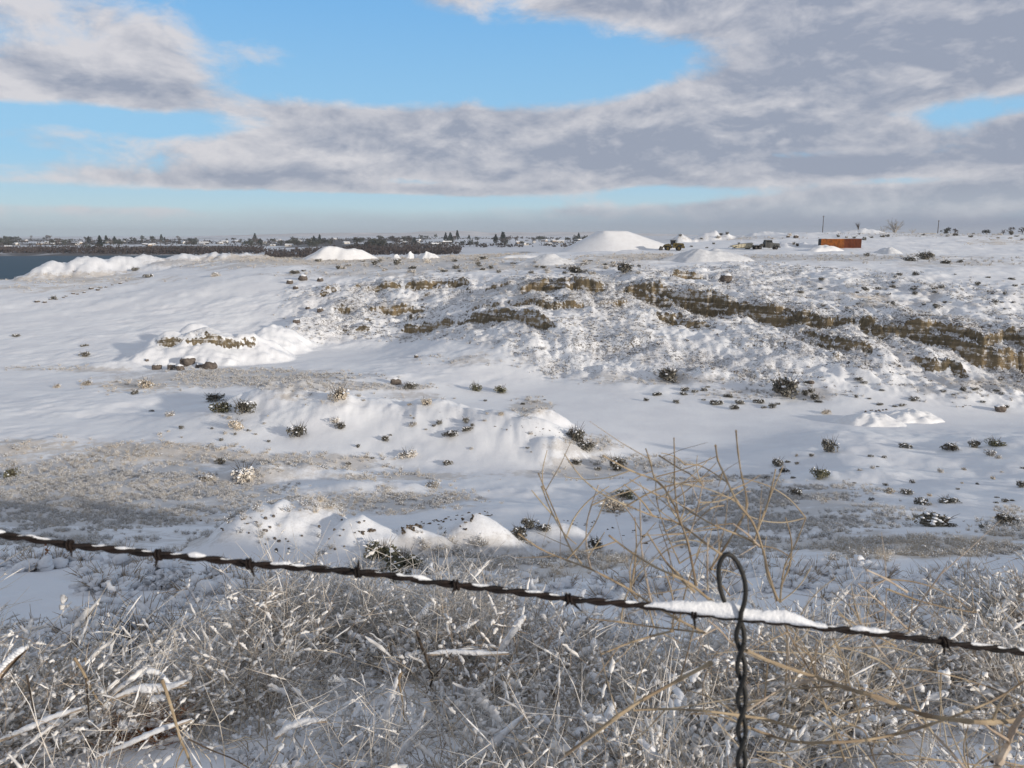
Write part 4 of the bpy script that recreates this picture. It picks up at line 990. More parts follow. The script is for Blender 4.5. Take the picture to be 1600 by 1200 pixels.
for a in (
    (467, 684, 30, 'dark', 'round dark sagebrush standing alone on the left slope of the pit hummock'),
    (343, 646, 36, 'olive', 'wide olive sagebrush at the left foot of the rounded snowy hummock'),
    (331, 628, 28, 'dark', 'smaller sagebrush just above and left of the wide olive one'),
    (378, 648, 30, 'dark', 'ragged sagebrush just right of the wide olive one'),
    (531, 672, 20, 'dark', 'small dark sagebrush right of the lone round one'),
    (524, 662, 16, 'frost', 'frosted tuft above the small dark sagebrush'),
    (602, 690, 15, 'dark', 'small dark tuft on the white face in the hummock middle'),
    (635, 716, 28, 'frost', 'upright frosted shrub at the foot of the hummock face'),
    (665, 635, 20, 'tan', 'tan tipped bush on top of the hummock'),
    (639, 634, 8, 'tan', 'tiny rusty tuft left of the tan tipped bush'),
    (639, 609, 20, 'dark', 'round bush just below the reddish boulder'),
    (744, 611, 19, 'olive', 'left of two round bushes on the edge of the pit floor'),
    (783, 614, 20, 'olive', 'right of two round bushes on the edge of the pit floor'),
    (686, 663, 12, 'dark', 'small tuft on the upper hummock slope, left of two'),
    (728, 661, 13, 'dark', 'small tuft on the upper hummock slope, right of two'),
    (783, 649, 12, 'tan', 'small tan tuft near the right hummock crest'),
    (645, 666, 15, 'frost', 'pale frosted tuft in the middle of the hummock'),
    (704, 684, 27, 'flat', 'flat dark bush left of the steep white face'),
    (731, 674, 19, 'flat', 'flat bush just above the steep white face'),
    (699, 726, 18, 'flat', 'low dark bush on the snow below the steep white face'),
    (545, 729, 10, 'dark', 'tiny tuft on the snow shelf below the hummock'),
    (676, 762, 26, 'frost', 'fan shaped frosted shrub on the lower snow shelf'),
    (528, 627, 34, 'tan', 'straw topped bush on the right shoulder of the rounded hummock'),
    (899, 690, 36, 'dark', 'thick bush at the right toe of the steep white heap'),
    (916, 704, 30, 'dark', 'second bush down the toe of the steep white heap'),
    (899, 727, 16, 'dark', 'small grey bush under the toe of the white heap'),
    (962, 735, 34, 'dark', 'wide low sagebrush on the rim of the pit floor'),
    (936, 735, 12, 'dark', 'small bush left of the wide low rim sagebrush'),
    (962, 800, 46, 'tan', 'fluffy tan dry shrub on the snow left of the tall weeds'),
    (978, 780, 34, 'olive', 'olive bush behind the fluffy tan shrub'),
    (828, 826, 34, 'dark', 'grey bush on the speckled mound, left one'),
    (850, 832, 30, 'flat', 'grey bush on the speckled mound, right one'),
    (815, 845, 34, 'dark', 'dark bush at the left foot of the speckled mound'),
    (930, 858, 30, 'dark', 'dark snowy clump low on the speckled mound'),
    (596, 876, 62, 'olive', 'tall olive brush rising behind the barbed wire'),
    (627, 893, 56, 'olive', 'rounded olive brush right behind the barbed wire'),
    (600, 920, 50, 'olive', 'olive bush just below the wire in the gully'),
    (648, 902, 36, 'flat', 'snow capped brown clump touching the wire line, left'),
    (655, 905, 36, 'flat', 'snow capped brown clump touching the wire line, right'),
    (705, 932, 40, 'dark', 'dark bush below the wire at the brink of the bank'),
    (1299, 706, 30, 'dark', 'low dark bush on the right bank crest'),
    (1282, 748, 27, 'olive', 'rounded bush on the snow slope below the bank crest'),
    (1242, 776, 22, 'dark', 'small dark bush left of the rounded slope bush'),
    (1415, 700, 24, 'flat', 'low bush on the pit floor edge, right of the bank crest'),
    (1488, 704, 32, 'flat', 'spreading bush left of the two round bushes'),
    (1526, 700, 22, 'dark', 'left of the two round bushes near the right edge'),
    (1558, 697, 26, 'olive', 'right of the two round bushes near the right edge'),
    (1550, 712, 18, 'frost', 'pale tuft under the right round bush'),
    (1215, 728, 20, 'dark', 'small bush in the notch at the bank end'),
    (1226, 738, 16, 'dark', 'lower small bush in the notch at the bank end'),
    (1470, 822, 66, 'flat', 'wide snow laced sagebrush on the right slope'),
    (1483, 785, 32, 'flat', 'snowy low bush above the wide snow laced one'),
    (1442, 788, 28, 'flat', 'dark low bush up left of the wide snow laced one'),
    (1577, 820, 34, 'dark', 'upright grey bush near the right edge'),
    (1543, 826, 22, 'flat', 'thin bush left of the upright grey one'),
    (1391, 771, 19, 'tan', 'small tan tuft on the right slope'),
    (1420, 772, 20, 'flat', 'dark tuft beside the small tan one'),
    (1596, 762, 18, 'dark', 'dark bush cut by the right edge of the view'),
    (1572, 785, 12, 'dark', 'tiny dark tuft near the right edge'),
    (1230, 622, 50, 'dark', 'long dark brush clump at the foot of the pit wall'),
    (1274, 625, 18, 'dark', 'round brush just right of the long wall foot clump'),
    (1292, 647, 17, 'tan', 'tan tuft on the pit floor edge'),
    (1207, 637, 16, 'dark', 'dark tuft at the wall foot, left of the tan one'),
    (1138, 621, 14, 'dark', 'round tuft on the wall foot apron'),
    (1120, 632, 20, 'flat', 'flat tuft on the pit floor near the wall foot'),
    (1148, 640, 14, 'dark', 'lowest dark tuft on the pit floor near the wall foot'),
    (1186, 630, 18, 'flat', 'brown tuft in the row along the wall foot'),
    (1045, 596, 36, 'dark', 'long low brush row at the base of the wall, middle'),
    (131, 558, 17, 'dark', 'dark tuft on the far left snow slope'),
    (131, 541, 12, 'flat', 'low tuft above the far left dark one'),
    (24, 526, 14, 'flat', 'faint tuft on the far left slope near the edge'),
    (15, 748, 28, 'olive', 'dark bush at the left edge in the tan grass'),
    (88, 606, 12, 'tan', 'small brown tuft on the flat snow at left'),
    (134, 602, 16, 'tan', 'rusty tuft at the left end of the tan grass patch'),
    (226, 606, 30, 'tan', 'brown twiggy bush in the tan grass patch'),
    (210, 616, 14, 'dark', 'green grey tuft below the brown twiggy bush'),
    (283, 670, 8, 'dark', 'small dark dot of brush on the flat snow'),
    (265, 650, 14, 'frost', 'frosted tuft cluster on the flat snow'),
    (367, 672, 26, 'tan', 'rusty low tuft near the wide olive sagebrush'),
    (349, 702, 12, 'frost', 'small pale bush at the edge of the tan strip'),
    (343, 726, 18, 'dark', 'dark brush in the tan strip left of centre'),
    (380, 752, 46, 'frost', 'frosted brush mound behind the speckled front heap'),
    (322, 752, 26, 'frost', 'small frosted brush left of the frosted mound'),
    (900, 427, 22, 'dark', 'dark bush on the rim above the brown cliff'),
    (975, 428, 26, 'dark', 'spiky dark bush on the rim above the main cliff'),
    (882, 428, 8, 'dark', 'small dot of brush left of the rim bush'),
    (1582, 437, 12, 'flat', 'small grey clump on the upper right snow slope'),
    (1448, 406, 26, 'dark', 'grey brush mound on the edge of the snowy yard'),
    (1422, 408, 22, 'flat', 'low brush left of the grey brush mound'),
    (1480, 412, 16, 'flat', 'low brush right of the grey brush mound'),
    (1501, 411, 8, 'dark', 'lone dark tuft on the edge of the yard'),
    (1356, 401, 10, 'dark', 'dark tuft left of the bluish spoil heap'),
    (84, 468, 10, 'dark', 'tuft on the left slope under the road edge'),
    (211, 423, 12, 'dark', 'dark tuft on the far left mounds'),
    (230, 434, 16, 'flat', 'low brush at the foot of the far left mounds'),
    (336, 432, 16, 'frost', 'pale brush on the road shoulder at left'),
    (459, 428, 14, 'flat', 'grey tuft on the rim of the pit, left'),
    (620, 414, 16, 'dark', 'grey bush on the rim behind the left wall'),
    (755, 405, 18, 'flat', 'grey brush on the plateau near tan grass'),
    (712, 420, 14, 'dark', 'dark tuft on the rim, centre left'),
): put_bush(*a)
# small tufts that nothing tells apart
for px, py, w in [(rb.uniform(1180, 1600), rb.uniform(712, 800), rb.uniform(5, 11)) for _ in range(36)]:
    put_bush(px, py, w, rb.choice(('dark', 'flat', 'frost', 'tan')), 'tiny brush tuft scattered on the snowy right slope', 'tiny tufts on the right slope')
for px, py, w in [(rb.uniform(230, 420), rb.uniform(640, 700), rb.uniform(4, 9)) for _ in range(22)]:
    put_bush(px, py, w, rb.choice(('dark', 'frost')), 'tiny tuft dotted on the flat snow left of the hummock', 'tiny tufts left of the hummock')
for px, py, w in [(rb.uniform(560, 870), rb.uniform(618, 720), rb.uniform(4, 9)) for _ in range(22)]:
    put_bush(px, py, w, rb.choice(('dark', 'flat', 'frost')), 'tiny tuft dotted over the snowy hummock', 'tiny tufts on the hummock')
for px, py, w in [(rb.uniform(1240, 1600), rb.uniform(425, 485), rb.uniform(5, 11)) for _ in range(44)]:
    put_bush(px, py, w, rb.choice(('dark', 'flat', 'flat')), 'small grey clump on the snowy slope above the right cliff', 'clumps on the upper right slope')
for px, py, w in [(rb.uniform(990, 1600), rb.uniform(590, 640), rb.uniform(7, 15)) for _ in range(40)]:
    put_bush(px, py, w, rb.choice(('dark', 'flat', 'flat')), 'small grey clump along the foot of the pit wall', 'clumps along the wall foot')
for px, py, w in [(rb.uniform(440, 1000), rb.uniform(408, 430), rb.uniform(6, 13)) for _ in range(50)]:
    put_bush(px, py, w, rb.choice(('dark', 'flat', 'frost')), 'small grey clump on the rim of the far pit wall', 'clumps on the pit rim')
for px, py, w in [(rb.uniform(1050, 1600), rb.uniform(366, 376), rb.uniform(4, 9)) for _ in range(30)]:
    put_bush(px, py, w, rb.choice(('dark', 'flat', 'frost')), 'small brush clump on the snowy rise behind the machines', 'clumps on the snowy rise')
for px, py, w in [(rb.uniform(1075, 1260), rb.uniform(380, 388), rb.uniform(4, 7)) for _ in range(8)]:
    put_bush(px, py, w, 'dark', 'small dark clump on the yard near the machines', 'clumps on the yard')

# ------------------------------------------------------------------ boulders
def boulder(px, py, wpx, label, snow=True, group=None, sq=.85, dmin=30):
    p = hit(px, py, dmin); k = wpx / 2 * p.y / F; sd_ = int(px * 7 + py)
    vs, fs = ICO[3]; v = np.array(vs); rs = np.random.default_rng(sd_)
    off = rs.uniform(0, 50, 3)
    d = 1 + fbm(v[:, 0] * 1.4 + off[0] + v[:, 2], v[:, 1] * 1.4 + off[1], 3, 3) * .45
    for _ in range(4):      # chop flat facets
        n_ = rs.normal(size=3); n_ /= np.linalg.norm(n_); q = (v * d[:, None]) @ n_; lim = rs.uniform(.74, .95)
        d = np.where(q > lim, d * lim / np.maximum(q, 1e-6), d)
    v = v * d[:, None] * np.array([k, k * .8, k * sq])
    mb = MB(); mb.add(v, fs); o = mb.build('boulder', M['rock'])
    o.location = (p.x, p.y + k * .5, hz(p.x, p.y + k * .5) + k * sq * .45); tag(o, label, 'boulder', group)
    if snow:
        top = v[:, 2] > k * sq * .5; idx = {i: n_ for n_, i in enumerate(np.nonzero(top)[0])}
        s = MB(); s.add([(x * 1.03, y * 1.03, z + .05 * k) for x, y, z in v[top]], [tuple(idx[i] for i in f) for f in fs if all(i in idx for i in f)])
        s.build('snow_cap', M['snow'], o, True)
    return o
for a in ((617, 601, 18, 'reddish boulder on the edge of the pit floor'), (243, 578, 16, 'leftmost dark boulder in the row below the rock outcrop'),
          (292, 573, 22, 'largest snow capped boulder in the row below the outcrop'), (267, 578, 18, 'flat boulder between the leftmost and the largest'),
          (280, 579, 14, 'low boulder tucked under the largest one'), (327, 577, 24, 'long low boulder at the right end of the row'), (310, 575, 12, 'small boulder right of the largest one'),
          (500, 488, 12, 'pale boulder on the slope at the left end of the pit wall'), (463, 505, 11, 'brown boulder low on the left slope'), (461, 452, 9, 'small boulder high on the left slope'),
          (500, 440, 10, 'rounded boulder on the pit rim left of the cliff'), (481, 483, 7, 'little stone beside the pale boulder'), (650, 559, 8, 'small boulder at the foot of the wall, left part'),
          (1565, 644, 18, 'orange brown boulder at the foot of the right wall'), (229, 565, 6, 'small stone on the white apron'), (472, 439, 14, 'left of two grey boulders on the rim'), (452, 444, 11, 'right of two grey boulders'),
          (1244, 372, 8, 'dark stone on the yard above the truck'), (1232, 371, 6, 'small dark stone left of the dark yard stone'), (1268, 600, 10, 'dark stone on the talus'), (1135, 442, 22, 'brown rock jutting from the snowy upper slope')):
    boulder(*a)
for _ in range(26):
    boulder(rb.uniform(1350, 1400), rb.uniform(640, 664), rb.uniform(2.5, 5), 'small dark stone on the white cone heap', False, 'stones on the cone heap')
for _ in range(30):
    boulder(rb.uniform(310, 590), rb.uniform(800, 865), rb.uniform(3, 6), 'small dark stone on the speckled front heap', False, 'stones on the front heap', dmin=20)
for px, py in [(60 + i * 9 + rb.uniform(-3, 3), 474 - i * .55 * 4 + rb.uniform(-2, 2)) for i in range(16)]:
    boulder(px, py, rb.uniform(4, 8), 'small dark stone in the line along the road edge', True, 'stones along the road edge', .5)

# ------------------------------------------------------------------ ground cover (stuff): instanced tufts
def gn_scatter(name, pts, rots, scales, idx, meshes, label, cat=None):
    kinds = bpy.data.collections.new(name + '_kinds')
    for i, me in enumerate(meshes):
        q = bpy.data.objects.new('%s_kind_%02d' % (name, i), me); kinds.objects.link(q)
    me = bpy.data.meshes.new(name); me.vertices.add(len(pts)); me.vertices.foreach_set('co', np.asarray(pts, np.float32).ravel())
    for n_, t, arr, key in (('rot', 'FLOAT_VECTOR', rots, 'vector'), ('scl', 'FLOAT', scales, 'value'), ('kid', 'INT', idx, 'value')):
        a = me.attributes.new(n_, t, 'POINT'); a.data.foreach_set(key, np.asarray(arr, np.int32 if t == 'INT' else np.float32).ravel())
    me.update()
    o = link(bpy.data.objects.new(name, me)); tag(o, label, cat, kind='stuff')
    ng = bpy.data.node_groups.new(name, 'GeometryNodeTree')
    ng.interface.new_socket('Geometry', in_out='INPUT', socket_type='NodeSocketGeometry'); ng.interface.new_socket('Geometry', in_out='OUTPUT', socket_type='NodeSocketGeometry')
    nd = ng.nodes; L = ng.links.new
    gi = nd.new('NodeGroupInput'); go = nd.new('NodeGroupOutput'); ip = nd.new('GeometryNodeInstanceOnPoints'); ci = nd.new('GeometryNodeCollectionInfo')
    ci.inputs['Collection'].default_value = kinds; ci.inputs['Separate Children'].default_value = True; ci.inputs['Reset Children'].default_value = True
    def na(n_, t):
        q = nd.new('GeometryNodeInputNamedAttribute'); q.data_type = t; q.inputs['Name'].default_value = n_; return q.outputs['Attribute']
    L(gi.outputs[0], ip.inputs['Points']); L(ci.outputs[0], ip.inputs['Instance']); ip.inputs['Pick Instance'].default_value = True
    L(na('kid', 'INT'), ip.inputs['Instance Index']); L(na('rot', 'FLOAT_VECTOR'), ip.inputs['Rotation']); L(na('scl', 'FLOAT'), ip.inputs['Scale'])
    L(ip.outputs[0], go.inputs[0])
    md = o.modifiers.new('scatter', 'NODES'); md.node_group = ng
    return o

def tuft(seed, n, h, spread, m, r=.006, snow=0, sr=.02, side=2, curl=.3, msnow='snow', segs=3):
    """a little bunch of stems with side twigs, and snow lumps lying on them"""
    rnd = random.Random(seed); mb = MB()
    for _ in range(n):
        q = rnd.uniform(0, 6.28); b = Vector((math.cos(q), math.sin(q), 0)) * rnd.uniform(0, spread * .35); q2 = q + rnd.uniform(-.8, .8)
        lean = rnd.uniform(.1, 1.0) * spread; hh = h * rnd.uniform(.45, 1.0)
        pts = [b + Vector((math.cos(q2) * lean * t ** (1 + curl), math.sin(q2) * lean * t ** (1 + curl), hh * (t - curl * .3 * t * t))) + Vector((rnd.gauss(0, 1), rnd.gauss(0, 1), rnd.gauss(0, 1))) * .03 * h * t for t in [i / segs for i in range(segs + 1)]]
        mb.tube(pts, [r * (1 - .75 * i / segs) for i in range(segs + 1)], 3, 0, cap=False)
        sp_ = [pts]
        for _k in range(side):
            i = rnd.randrange(1, segs + 1); t = rnd.random(); s0 = pts[i - 1].lerp(pts[i], t); d = Vector((rnd.gauss(0, 1), rnd.gauss(0, 1), rnd.gauss(.5, .6))).normalized() * hh * rnd.uniform(.15, .4)
            tw = [s0, s0 + d * .55, s0 + d + Vector((0, 0, rnd.uniform(-.05, .05) * h))]; mb.tube(tw, [r * .6, r * .45, r * .2], 3, 0, cap=False); sp_.append(tw)
        for _k in range(snow):
            pl = rnd.choice(sp_); i = rnd.randrange(1, len(pl)); a = pl[i - 1].lerp(pl[i], rnd.random() * .6); c = a.lerp(pl[i], rnd.uniform(.3, 1.0))
            k = sr * rnd.uniform(.5, 1.3); steep = abs((c - a).normalized().z) > .72 if (c - a).length > 1e-6 else True; up = Vector((0, 0, k * .45)); j = lambda: Vector((rnd.gauss(0, 1), rnd.gauss(0, 1), rnd.gauss(0, 1))) * k * .25
            if steep:
                if rnd.random() < .5: mb.blob(a + up * .2, (k * .75, k * .7, k * .8), 1, 1, jit=.3, seed=rnd.random())
            else: mb.tube([a + up * .2, a.lerp(c, .2) + up + j(), a.lerp(c, .4) + up * 1.2 + j(), a.lerp(c, .6) + up + j(), a.lerp(c, .8) + up * 1.1 + j(), c + up * .2], [k * .35, k * .75, k * .95, k * .7, k * .8, k * .3], 6, 1, jit=.22)
    return mb.mesh('tuft', [M[m], M[msnow]], True)

# tufts over the middle distance
def candidates(n, d0, d1, p0, p1):
    D = np.sqrt(RNG.uniform(d0 ** 2, d1 ** 2, n)); px = RNG.uniform(p0, p1, n)
    X = ix(px) * D; Z = height(X, D); v, t = cover(X, D, Z)
    return X, D, Z, v, t
def rnd_rot(n, tilt=.15): return np.stack([RNG.uniform(-tilt, tilt, n), RNG.uniform(-tilt, tilt, n), RNG.uniform(0, 6.28, n)], -1)
mid_k = [tuft(100 + i, 22, .38, .30, 'frost_twig', .012, 1, .028) for i in range(3)] + [tuft(110 + i, 20, .34, .32, 'grey_twig', .012, 2, .03) for i in range(3)] + [tuft(120 + i, 26, .36, .34, 'tan_grass', .009, 1, .02, 1, .2) for i in range(3)]
def field(name, n, d0, d1, s0, s1, label, thr=.5, mul=.75, p0=-150, p1=1750, tanmul=1.0):
    X, D, Z, v, t = candidates(n, d0, d1, p0, p1)
    cl = fbm(X / 2.2 * 25 / d0, D / 2.2 * 25 / d0, 3, 300)
    keep = RNG.uniform(0, 1, n) < np.clip((v - .12) * 1.25, 0, 1) * sst(cl + v * .7, .05, thr) * mul
    X, D, Z, v, t = (q[keep] for q in (X, D, Z, v, t)); m = len(X)
    kid = np.where(RNG.uniform(0, 1, m) < t * 1.05 - .18, 6 + RNG.integers(0, 3, m), RNG.integers(0, 6, m))
    gn_scatter(name, np.stack([X, D, Z - .02], -1), rnd_rot(m), RNG.uniform(s0, s1, m), kid, mid_k, label)
    return m
field('dry_grass_cover', 60000, 24, 75, .35, 0.95, 'frosted dry grass and low brush on the near side of the pit')
field('dry_grass_cover', 40000, 75, 150, .6, 1.4, 'frosted grass and brush along the hummock and floor of the pit')
field('dry_grass_cover', 30000, 150, 420, 0.9, 2.2, 'tan grass and grey brush strewn over the far plateau')
# dark twigs and stones poking through the snow of the wall
def talus():
    n = 34000
    D = RNG.uniform(112, 225, n); px = RNG.uniform(430, 1720, n); X = ix(px) * D
    w = wallmask(X / D, D); cl = fbm(X / 7, D / 7, 3, 320); cl2 = fbm(X / 2, D / 2, 2, 322)
    Z, _, _, _, rub = height(X, D, True)
    keep = RNG.uniform(0, 1, n) < w * np.clip(.34 + cl * 1.5 + cl2 * .6 + rub * .5, 0.03, 1)
    X, D, Z, rub = X[keep], D[keep], Z[keep], rub[keep]; m = len(X)
    rk = random.Random(4); ks = []
    for i in range(3):
        mb = MB()
        for _ in range(5): mb.blob((rk.uniform(-.4, .4), rk.uniform(-.3, .3), rk.uniform(0, .06)), (rk.uniform(.06, .2), rk.uniform(.05, .14), rk.uniform(.04, .10)), 0, 1, jit=.4, seed=rk.random())
        ks.append(mb.mesh('clod', M['dirt']))
    ks += [tuft(140 + i, 18, .36, .34, 'grey_twig', .018, 2, .05) for i in range(3)] + [tuft(150 + i, 22, .36, .40, 'frost_twig', .018, 2, .05) for i in range(3)]
    gn_scatter('talus_debris', np.stack([X, D, Z], -1), rnd_rot(m, .4), RNG.uniform(.35, 1.25, m), np.where(RNG.uniform(0, 1, m) < .32 + .45 * rub, RNG.integers(0, 3, m), 3 + RNG.integers(0, 6, m)), ks, 'dark clods and twigs poking through the snow of the pit wall')
talus()
def clods(name, boxes, label):
    P, S = [], []
    for px0, px1, py0, py1, n, s0, s1 in boxes:
        for _ in range(n):
            t = rb.random(); px = px0 + (px1 - px0) * t; py = py0 + (py1 - py0) * t + rb.gauss(0, 3.5); p = hit(px + rb.gauss(0, 4), py, 20); P.append(p); S.append(rb.uniform(s0, s1))
    rk = random.Random(8); ks = []
    for i in range(3):
        mb = MB()
        for _ in range(4): mb.blob((rk.uniform(-.5, .5), rk.uniform(-.3, .3), rk.uniform(0, .1)), (rk.uniform(.15, .35), rk.uniform(.1, .25), rk.uniform(.08, .2)), 0, 1, jit=.4, seed=rk.random())
        ks.append(mb.mesh('clod', M['dirt']))
    n = len(P); gn_scatter(name, np.array([p[:] for p in P]), rnd_rot(n, .4), np.array(S), RNG.integers(0, 3, n), ks, label)
clods('dirt_clods', [(622, 680, 830, 815, 16, .15, .4), (680, 770, 816, 801, 20, .15, .4), (540, 590, 826, 830, 8, .15, .35), (690, 730, 828, 826, 5, .12, .3), (330, 450, 830, 795, 10, .1, .2), (770, 870, 668, 672, 14, .12, .3), (880, 1010, 812, 840, 26, .12, .3)], 'dark clods of earth breaking through the snow of the near heaps')

# ------------------------------------------------------------------ foreground brush (an uncountable snowy tangle)
fg = [tuft(200 + i, 20, .46, .44, 'brown_stem', .0028, 10, .0072, 6, .55, msnow='rime', segs=4) for i in range(4)] \
   + [tuft(210 + i, 22, .30, .46, 'frost_stem', .0036, 12, .0095, 5, .75, msnow='rime', segs=4) for i in range(4)] \
   + [tuft(220 + i, 20, .18, .46, 'frost_stem', .0040, 10, .0145, 4, .95, msnow='rime', segs=3) for i in range(3)] \
   + [tuft(230 + i, 18, .56, .26, 'frost_stem', .0027, 4, .0052, 7, .35, msnow='rime', segs=4) for i in range(3)] \
   + [tuft(240 + i, 24, .40, .58, 'tan_grass', .0028, 4, .0065, 3, 1.15, msnow='rime', segs=5) for i in range(3)] \
   + [tuft(250 + i, 12, .30, .50, 'brown_stem', .0048, 9, .0165, 3, 1.0, segs=4) for i in range(2)]
def near_brush():
    n = 2900
    D = 1.55 + 6.2 * RNG.uniform(0, 1, n) ** 1.15; px = RNG.uniform(-330, 1930, n); X = (px - 800) / 1150 * D
    Z = height(X, D); qx, qy, fw = project(X, D, Z)
    cl = fbm(X / .9, D / .9, 3, 400)
    dens = np.clip(0.60 + cl * 1.9, .06, 1)
    bare = 1 - .93 * np.exp(-((qx - 180) / 330) ** 4 - ((qy - 915) / 52) ** 4)       # open snow on the left brink
    bare2 = 1 - .75 * np.exp(-((qx - 1330) / 190) ** 4 - ((qy - 930) / 42) ** 4)
    bare3 = 1 - .8 * np.exp(-((qx - 960) / 140) ** 4 - ((qy - 960) / 40) ** 4)
    keep = RNG.uniform(0, 1, n) < dens * bare * bare2 * bare3 * (1 - .8 * sst(D, 5.2, 7.2))
    line = np.interp(qx, [-200, 0, 330, 430, 760, 840, 1020, 1480, 1560, 1900], [985, 975, 968, 905, 905, 962, 985, 985, 905, 890])
    _, ty, _ = project(X, D, Z + .24)                                # the open snowy edge of the bank stays clear of tall growth
    keep &= (ty > line) | (RNG.uniform(0, 1, n) < .05)
    X, D, Z, qx, qy = (a[keep] for a in (X, D, Z, qx, qy)); m = len(X)
    u = RNG.uniform(0, 1, m)
    tall = np.exp(-((qx - 560) / 260) ** 2) * .3 + .06
    kid = np.where(u < .28, RNG.integers(0, 4, m), np.where(u < .62, 4 + RNG.integers(0, 4, m), np.where(u < 1 - tall, 8 + RNG.integers(0, 3, m), 11 + RNG.integers(0, 3, m))))
    kid = np.where(RNG.uniform(0, 1, m) < .24, 14 + RNG.integers(0, 3, m), kid); kid = np.where(RNG.uniform(0, 1, m) < .12, 17 + RNG.integers(0, 2, m), kid)
    sc = RNG.uniform(.5, 1.25, m) * np.clip(.55 + D / 8, .6, 1.05) * (1 - .62 * sst(D, 4.2, 6.8))
    gn_scatter('snowy_brush', np.stack([X, D, Z - .02], -1), rnd_rot(m, .25), sc, kid, fg, 'tangled snow laden brush covering the near bank', 'brush')
near_brush()
def snow_lumps():
    rk = random.Random(14); ks = []
    for i in range(4):
        mb = MB()
        for _ in range(16):
            q = rk.uniform(0, 6.28); u = rk.uniform(0, .16); k = rk.uniform(.02, .05)
            mb.blob((math.cos(q) * u, math.sin(q) * u, rk.uniform(0, .13) * (1 - u * 3)), (k * 1.3, k * 1.2, k * .8), 1, 1, jit=.3, seed=rk.random())
        for _ in range(14):
            q = rk.uniform(0, 6.28); u = rk.uniform(.05, .2); mb.tube([(0, 0, 0), (math.cos(q) * u * .6, math.sin(q) * u * .6, .1), (math.cos(q) * u, math.sin(q) * u, rk.uniform(.08, .2))], [.004, .003, .001], 3, 0, cap=False)
        ks.append(mb.mesh('lump', [M['brown_stem'], M['snow']], True))
    n = 1300
    D = RNG.uniform(4.2, 9.4, n); px = RNG.uniform(-250, 1850, n); X = (px - 800) / 1170 * D; Z = height(X, D); qx, qy, fw = project(X, D, Z)
    keep = RNG.uniform(0, 1, n) < np.clip(.35 + fbm(X / .7, D / .7, 3, 410) * 1.6, 0.02, 1)
    X, D, Z = X[keep], D[keep], Z[keep]; m = len(X)
    gn_scatter('snow_clumps', np.stack([X, D, Z - .01], -1), rnd_rot(m, .2), RNG.uniform(.5, 1.35, m), RNG.integers(0, 4, m), ks, 'small plants smothered in lumpy snow along the brink of the bank')
snow_lumps()

# ------------------------------------------------------------------ single plants of the foreground
def pl(pts, D): return [at(x, y, D if not hasattr(D, '__len__') else D[i]) for i, (x, y) in enumerate(pts)]
def smooth_path(P, k=5):
    P = [Vector(p) for p in P]; out = []
    for i in range(len(P) - 1):
        a = P[max(i - 1, 0)]; b = P[i]; c = P[i + 1]; d = P[min(i + 2, len(P) - 1)]
        for j in range(k):
            t = j / k; out.append(0.5 * ((2 * b) + (c - a) * t + (2 * a - 5 * b + 4 * c - d) * t * t + (3 * b - a - 3 * c + d) * t ** 3))
    out.append(P[-1]); return out
def stick(name, pts, D, rpx, label, m='brown_stem', snow=0.0, cat='stick', extra=(), snowpx=None):
    P = smooth_path(pl(pts, D)); Dm = D if not hasattr(D, '__len__') else sum(D) / len(D); r = rpx * Dm / F / 2
    o = empty(name, P[0]); tag(o, label, cat); b = P[0]
    mb = MB().tube([p - b for p in P], [r * (1.0 - .35 * i / len(P)) for i in range(len(P))], 7, jit=.08)
    for ep, er in extra:
        Q = smooth_path(pl(ep, Dm)); mb.tube([p - b for p in Q], [er * Dm / F / 2 * (1 - .5 * i / len(Q)) for i in range(len(Q))], 6, jit=.08)
    mb.build('stem', M[m], o)
    if snow:
        sp_ = snowpx or rpx; k = sp_ * Dm / F / 2; sn = MB(); Q = smooth_path(pl(pts, D), 9)
        n = len(Q); rr = [k * (0.25 + .75 * min(1, 3 * i / n, 3 * (n - 1 - i) / n)) * random.uniform(.75, 1.25) for i in range(n)]
        sn.tube([p - b + Vector((0, -k * .1, r * .7 + k * .5)) for p in Q], rr, 8, jit=.18); sn.build('snow', M['snow'], o, True)
    return o
stick('broken_stick', [(726, 1204), (775, 1162), (822, 1118)], 2.3, 7, 'straight broken stick with a snow ridge at the bottom centre', 'brown_stem', 1, snowpx=13)
stick('forked_twig', [(651, 986), (658, 1008), (667, 1030), (672, 1048), (676, 1060), (664, 1090)], 3.0, 5, 'dark forked twig standing upright in the pale brush', 'dark_twig', 0, 'twig', (([(676, 1058), (690, 1044), (706, 1020)], 2.5),))
stick('snowy_branch', [(667, 1024), (700, 1021), (750, 1023), (796, 1022)], 3.02, 4, 'thin level branch carrying snow beside the forked twig', 'brown_stem', 1, 'branch', snowpx=8)
stick('dead_stalk', [(116, 1028), (131, 1052), (141, 1075), (152, 1092), (166, 1108)], 2.6, 5, 'short tan stalk leaning right in the left brush', 'straw', 0, 'stalk')
stick('dead_stalk', [(253, 1062), (263, 1090), (272, 1120), (282, 1155), (290, 1172), (301, 1202)], 2.1, 6, 'long tan forked stalk at the lower left', 'straw', 0, 'stalk', (([(286, 1170), (277, 1190), (275, 1204)], 3),))
stick('bent_branch', [(165, 1104), (182, 1082), (205, 1066), (232, 1052), (250, 1056), (268, 1072), (292, 1074)], 2.7, 4, 'arched branch with a thick snow crust at lower left', 'brown_stem', 1, 'branch', snowpx=9)
stick('bent_branch', [(178, 1094), (215, 1080), (260, 1078), (294, 1066)], 2.6, 5, 'level branch under the arched one, thick with snow', 'brown_stem', 1, 'branch', snowpx=13)
stick('dark_twig', [(411, 1004), (410, 1022), (407, 1042)], 3.2, 4, 'short dark upright twig in the left middle brush', 'dark_twig', 0, 'twig')
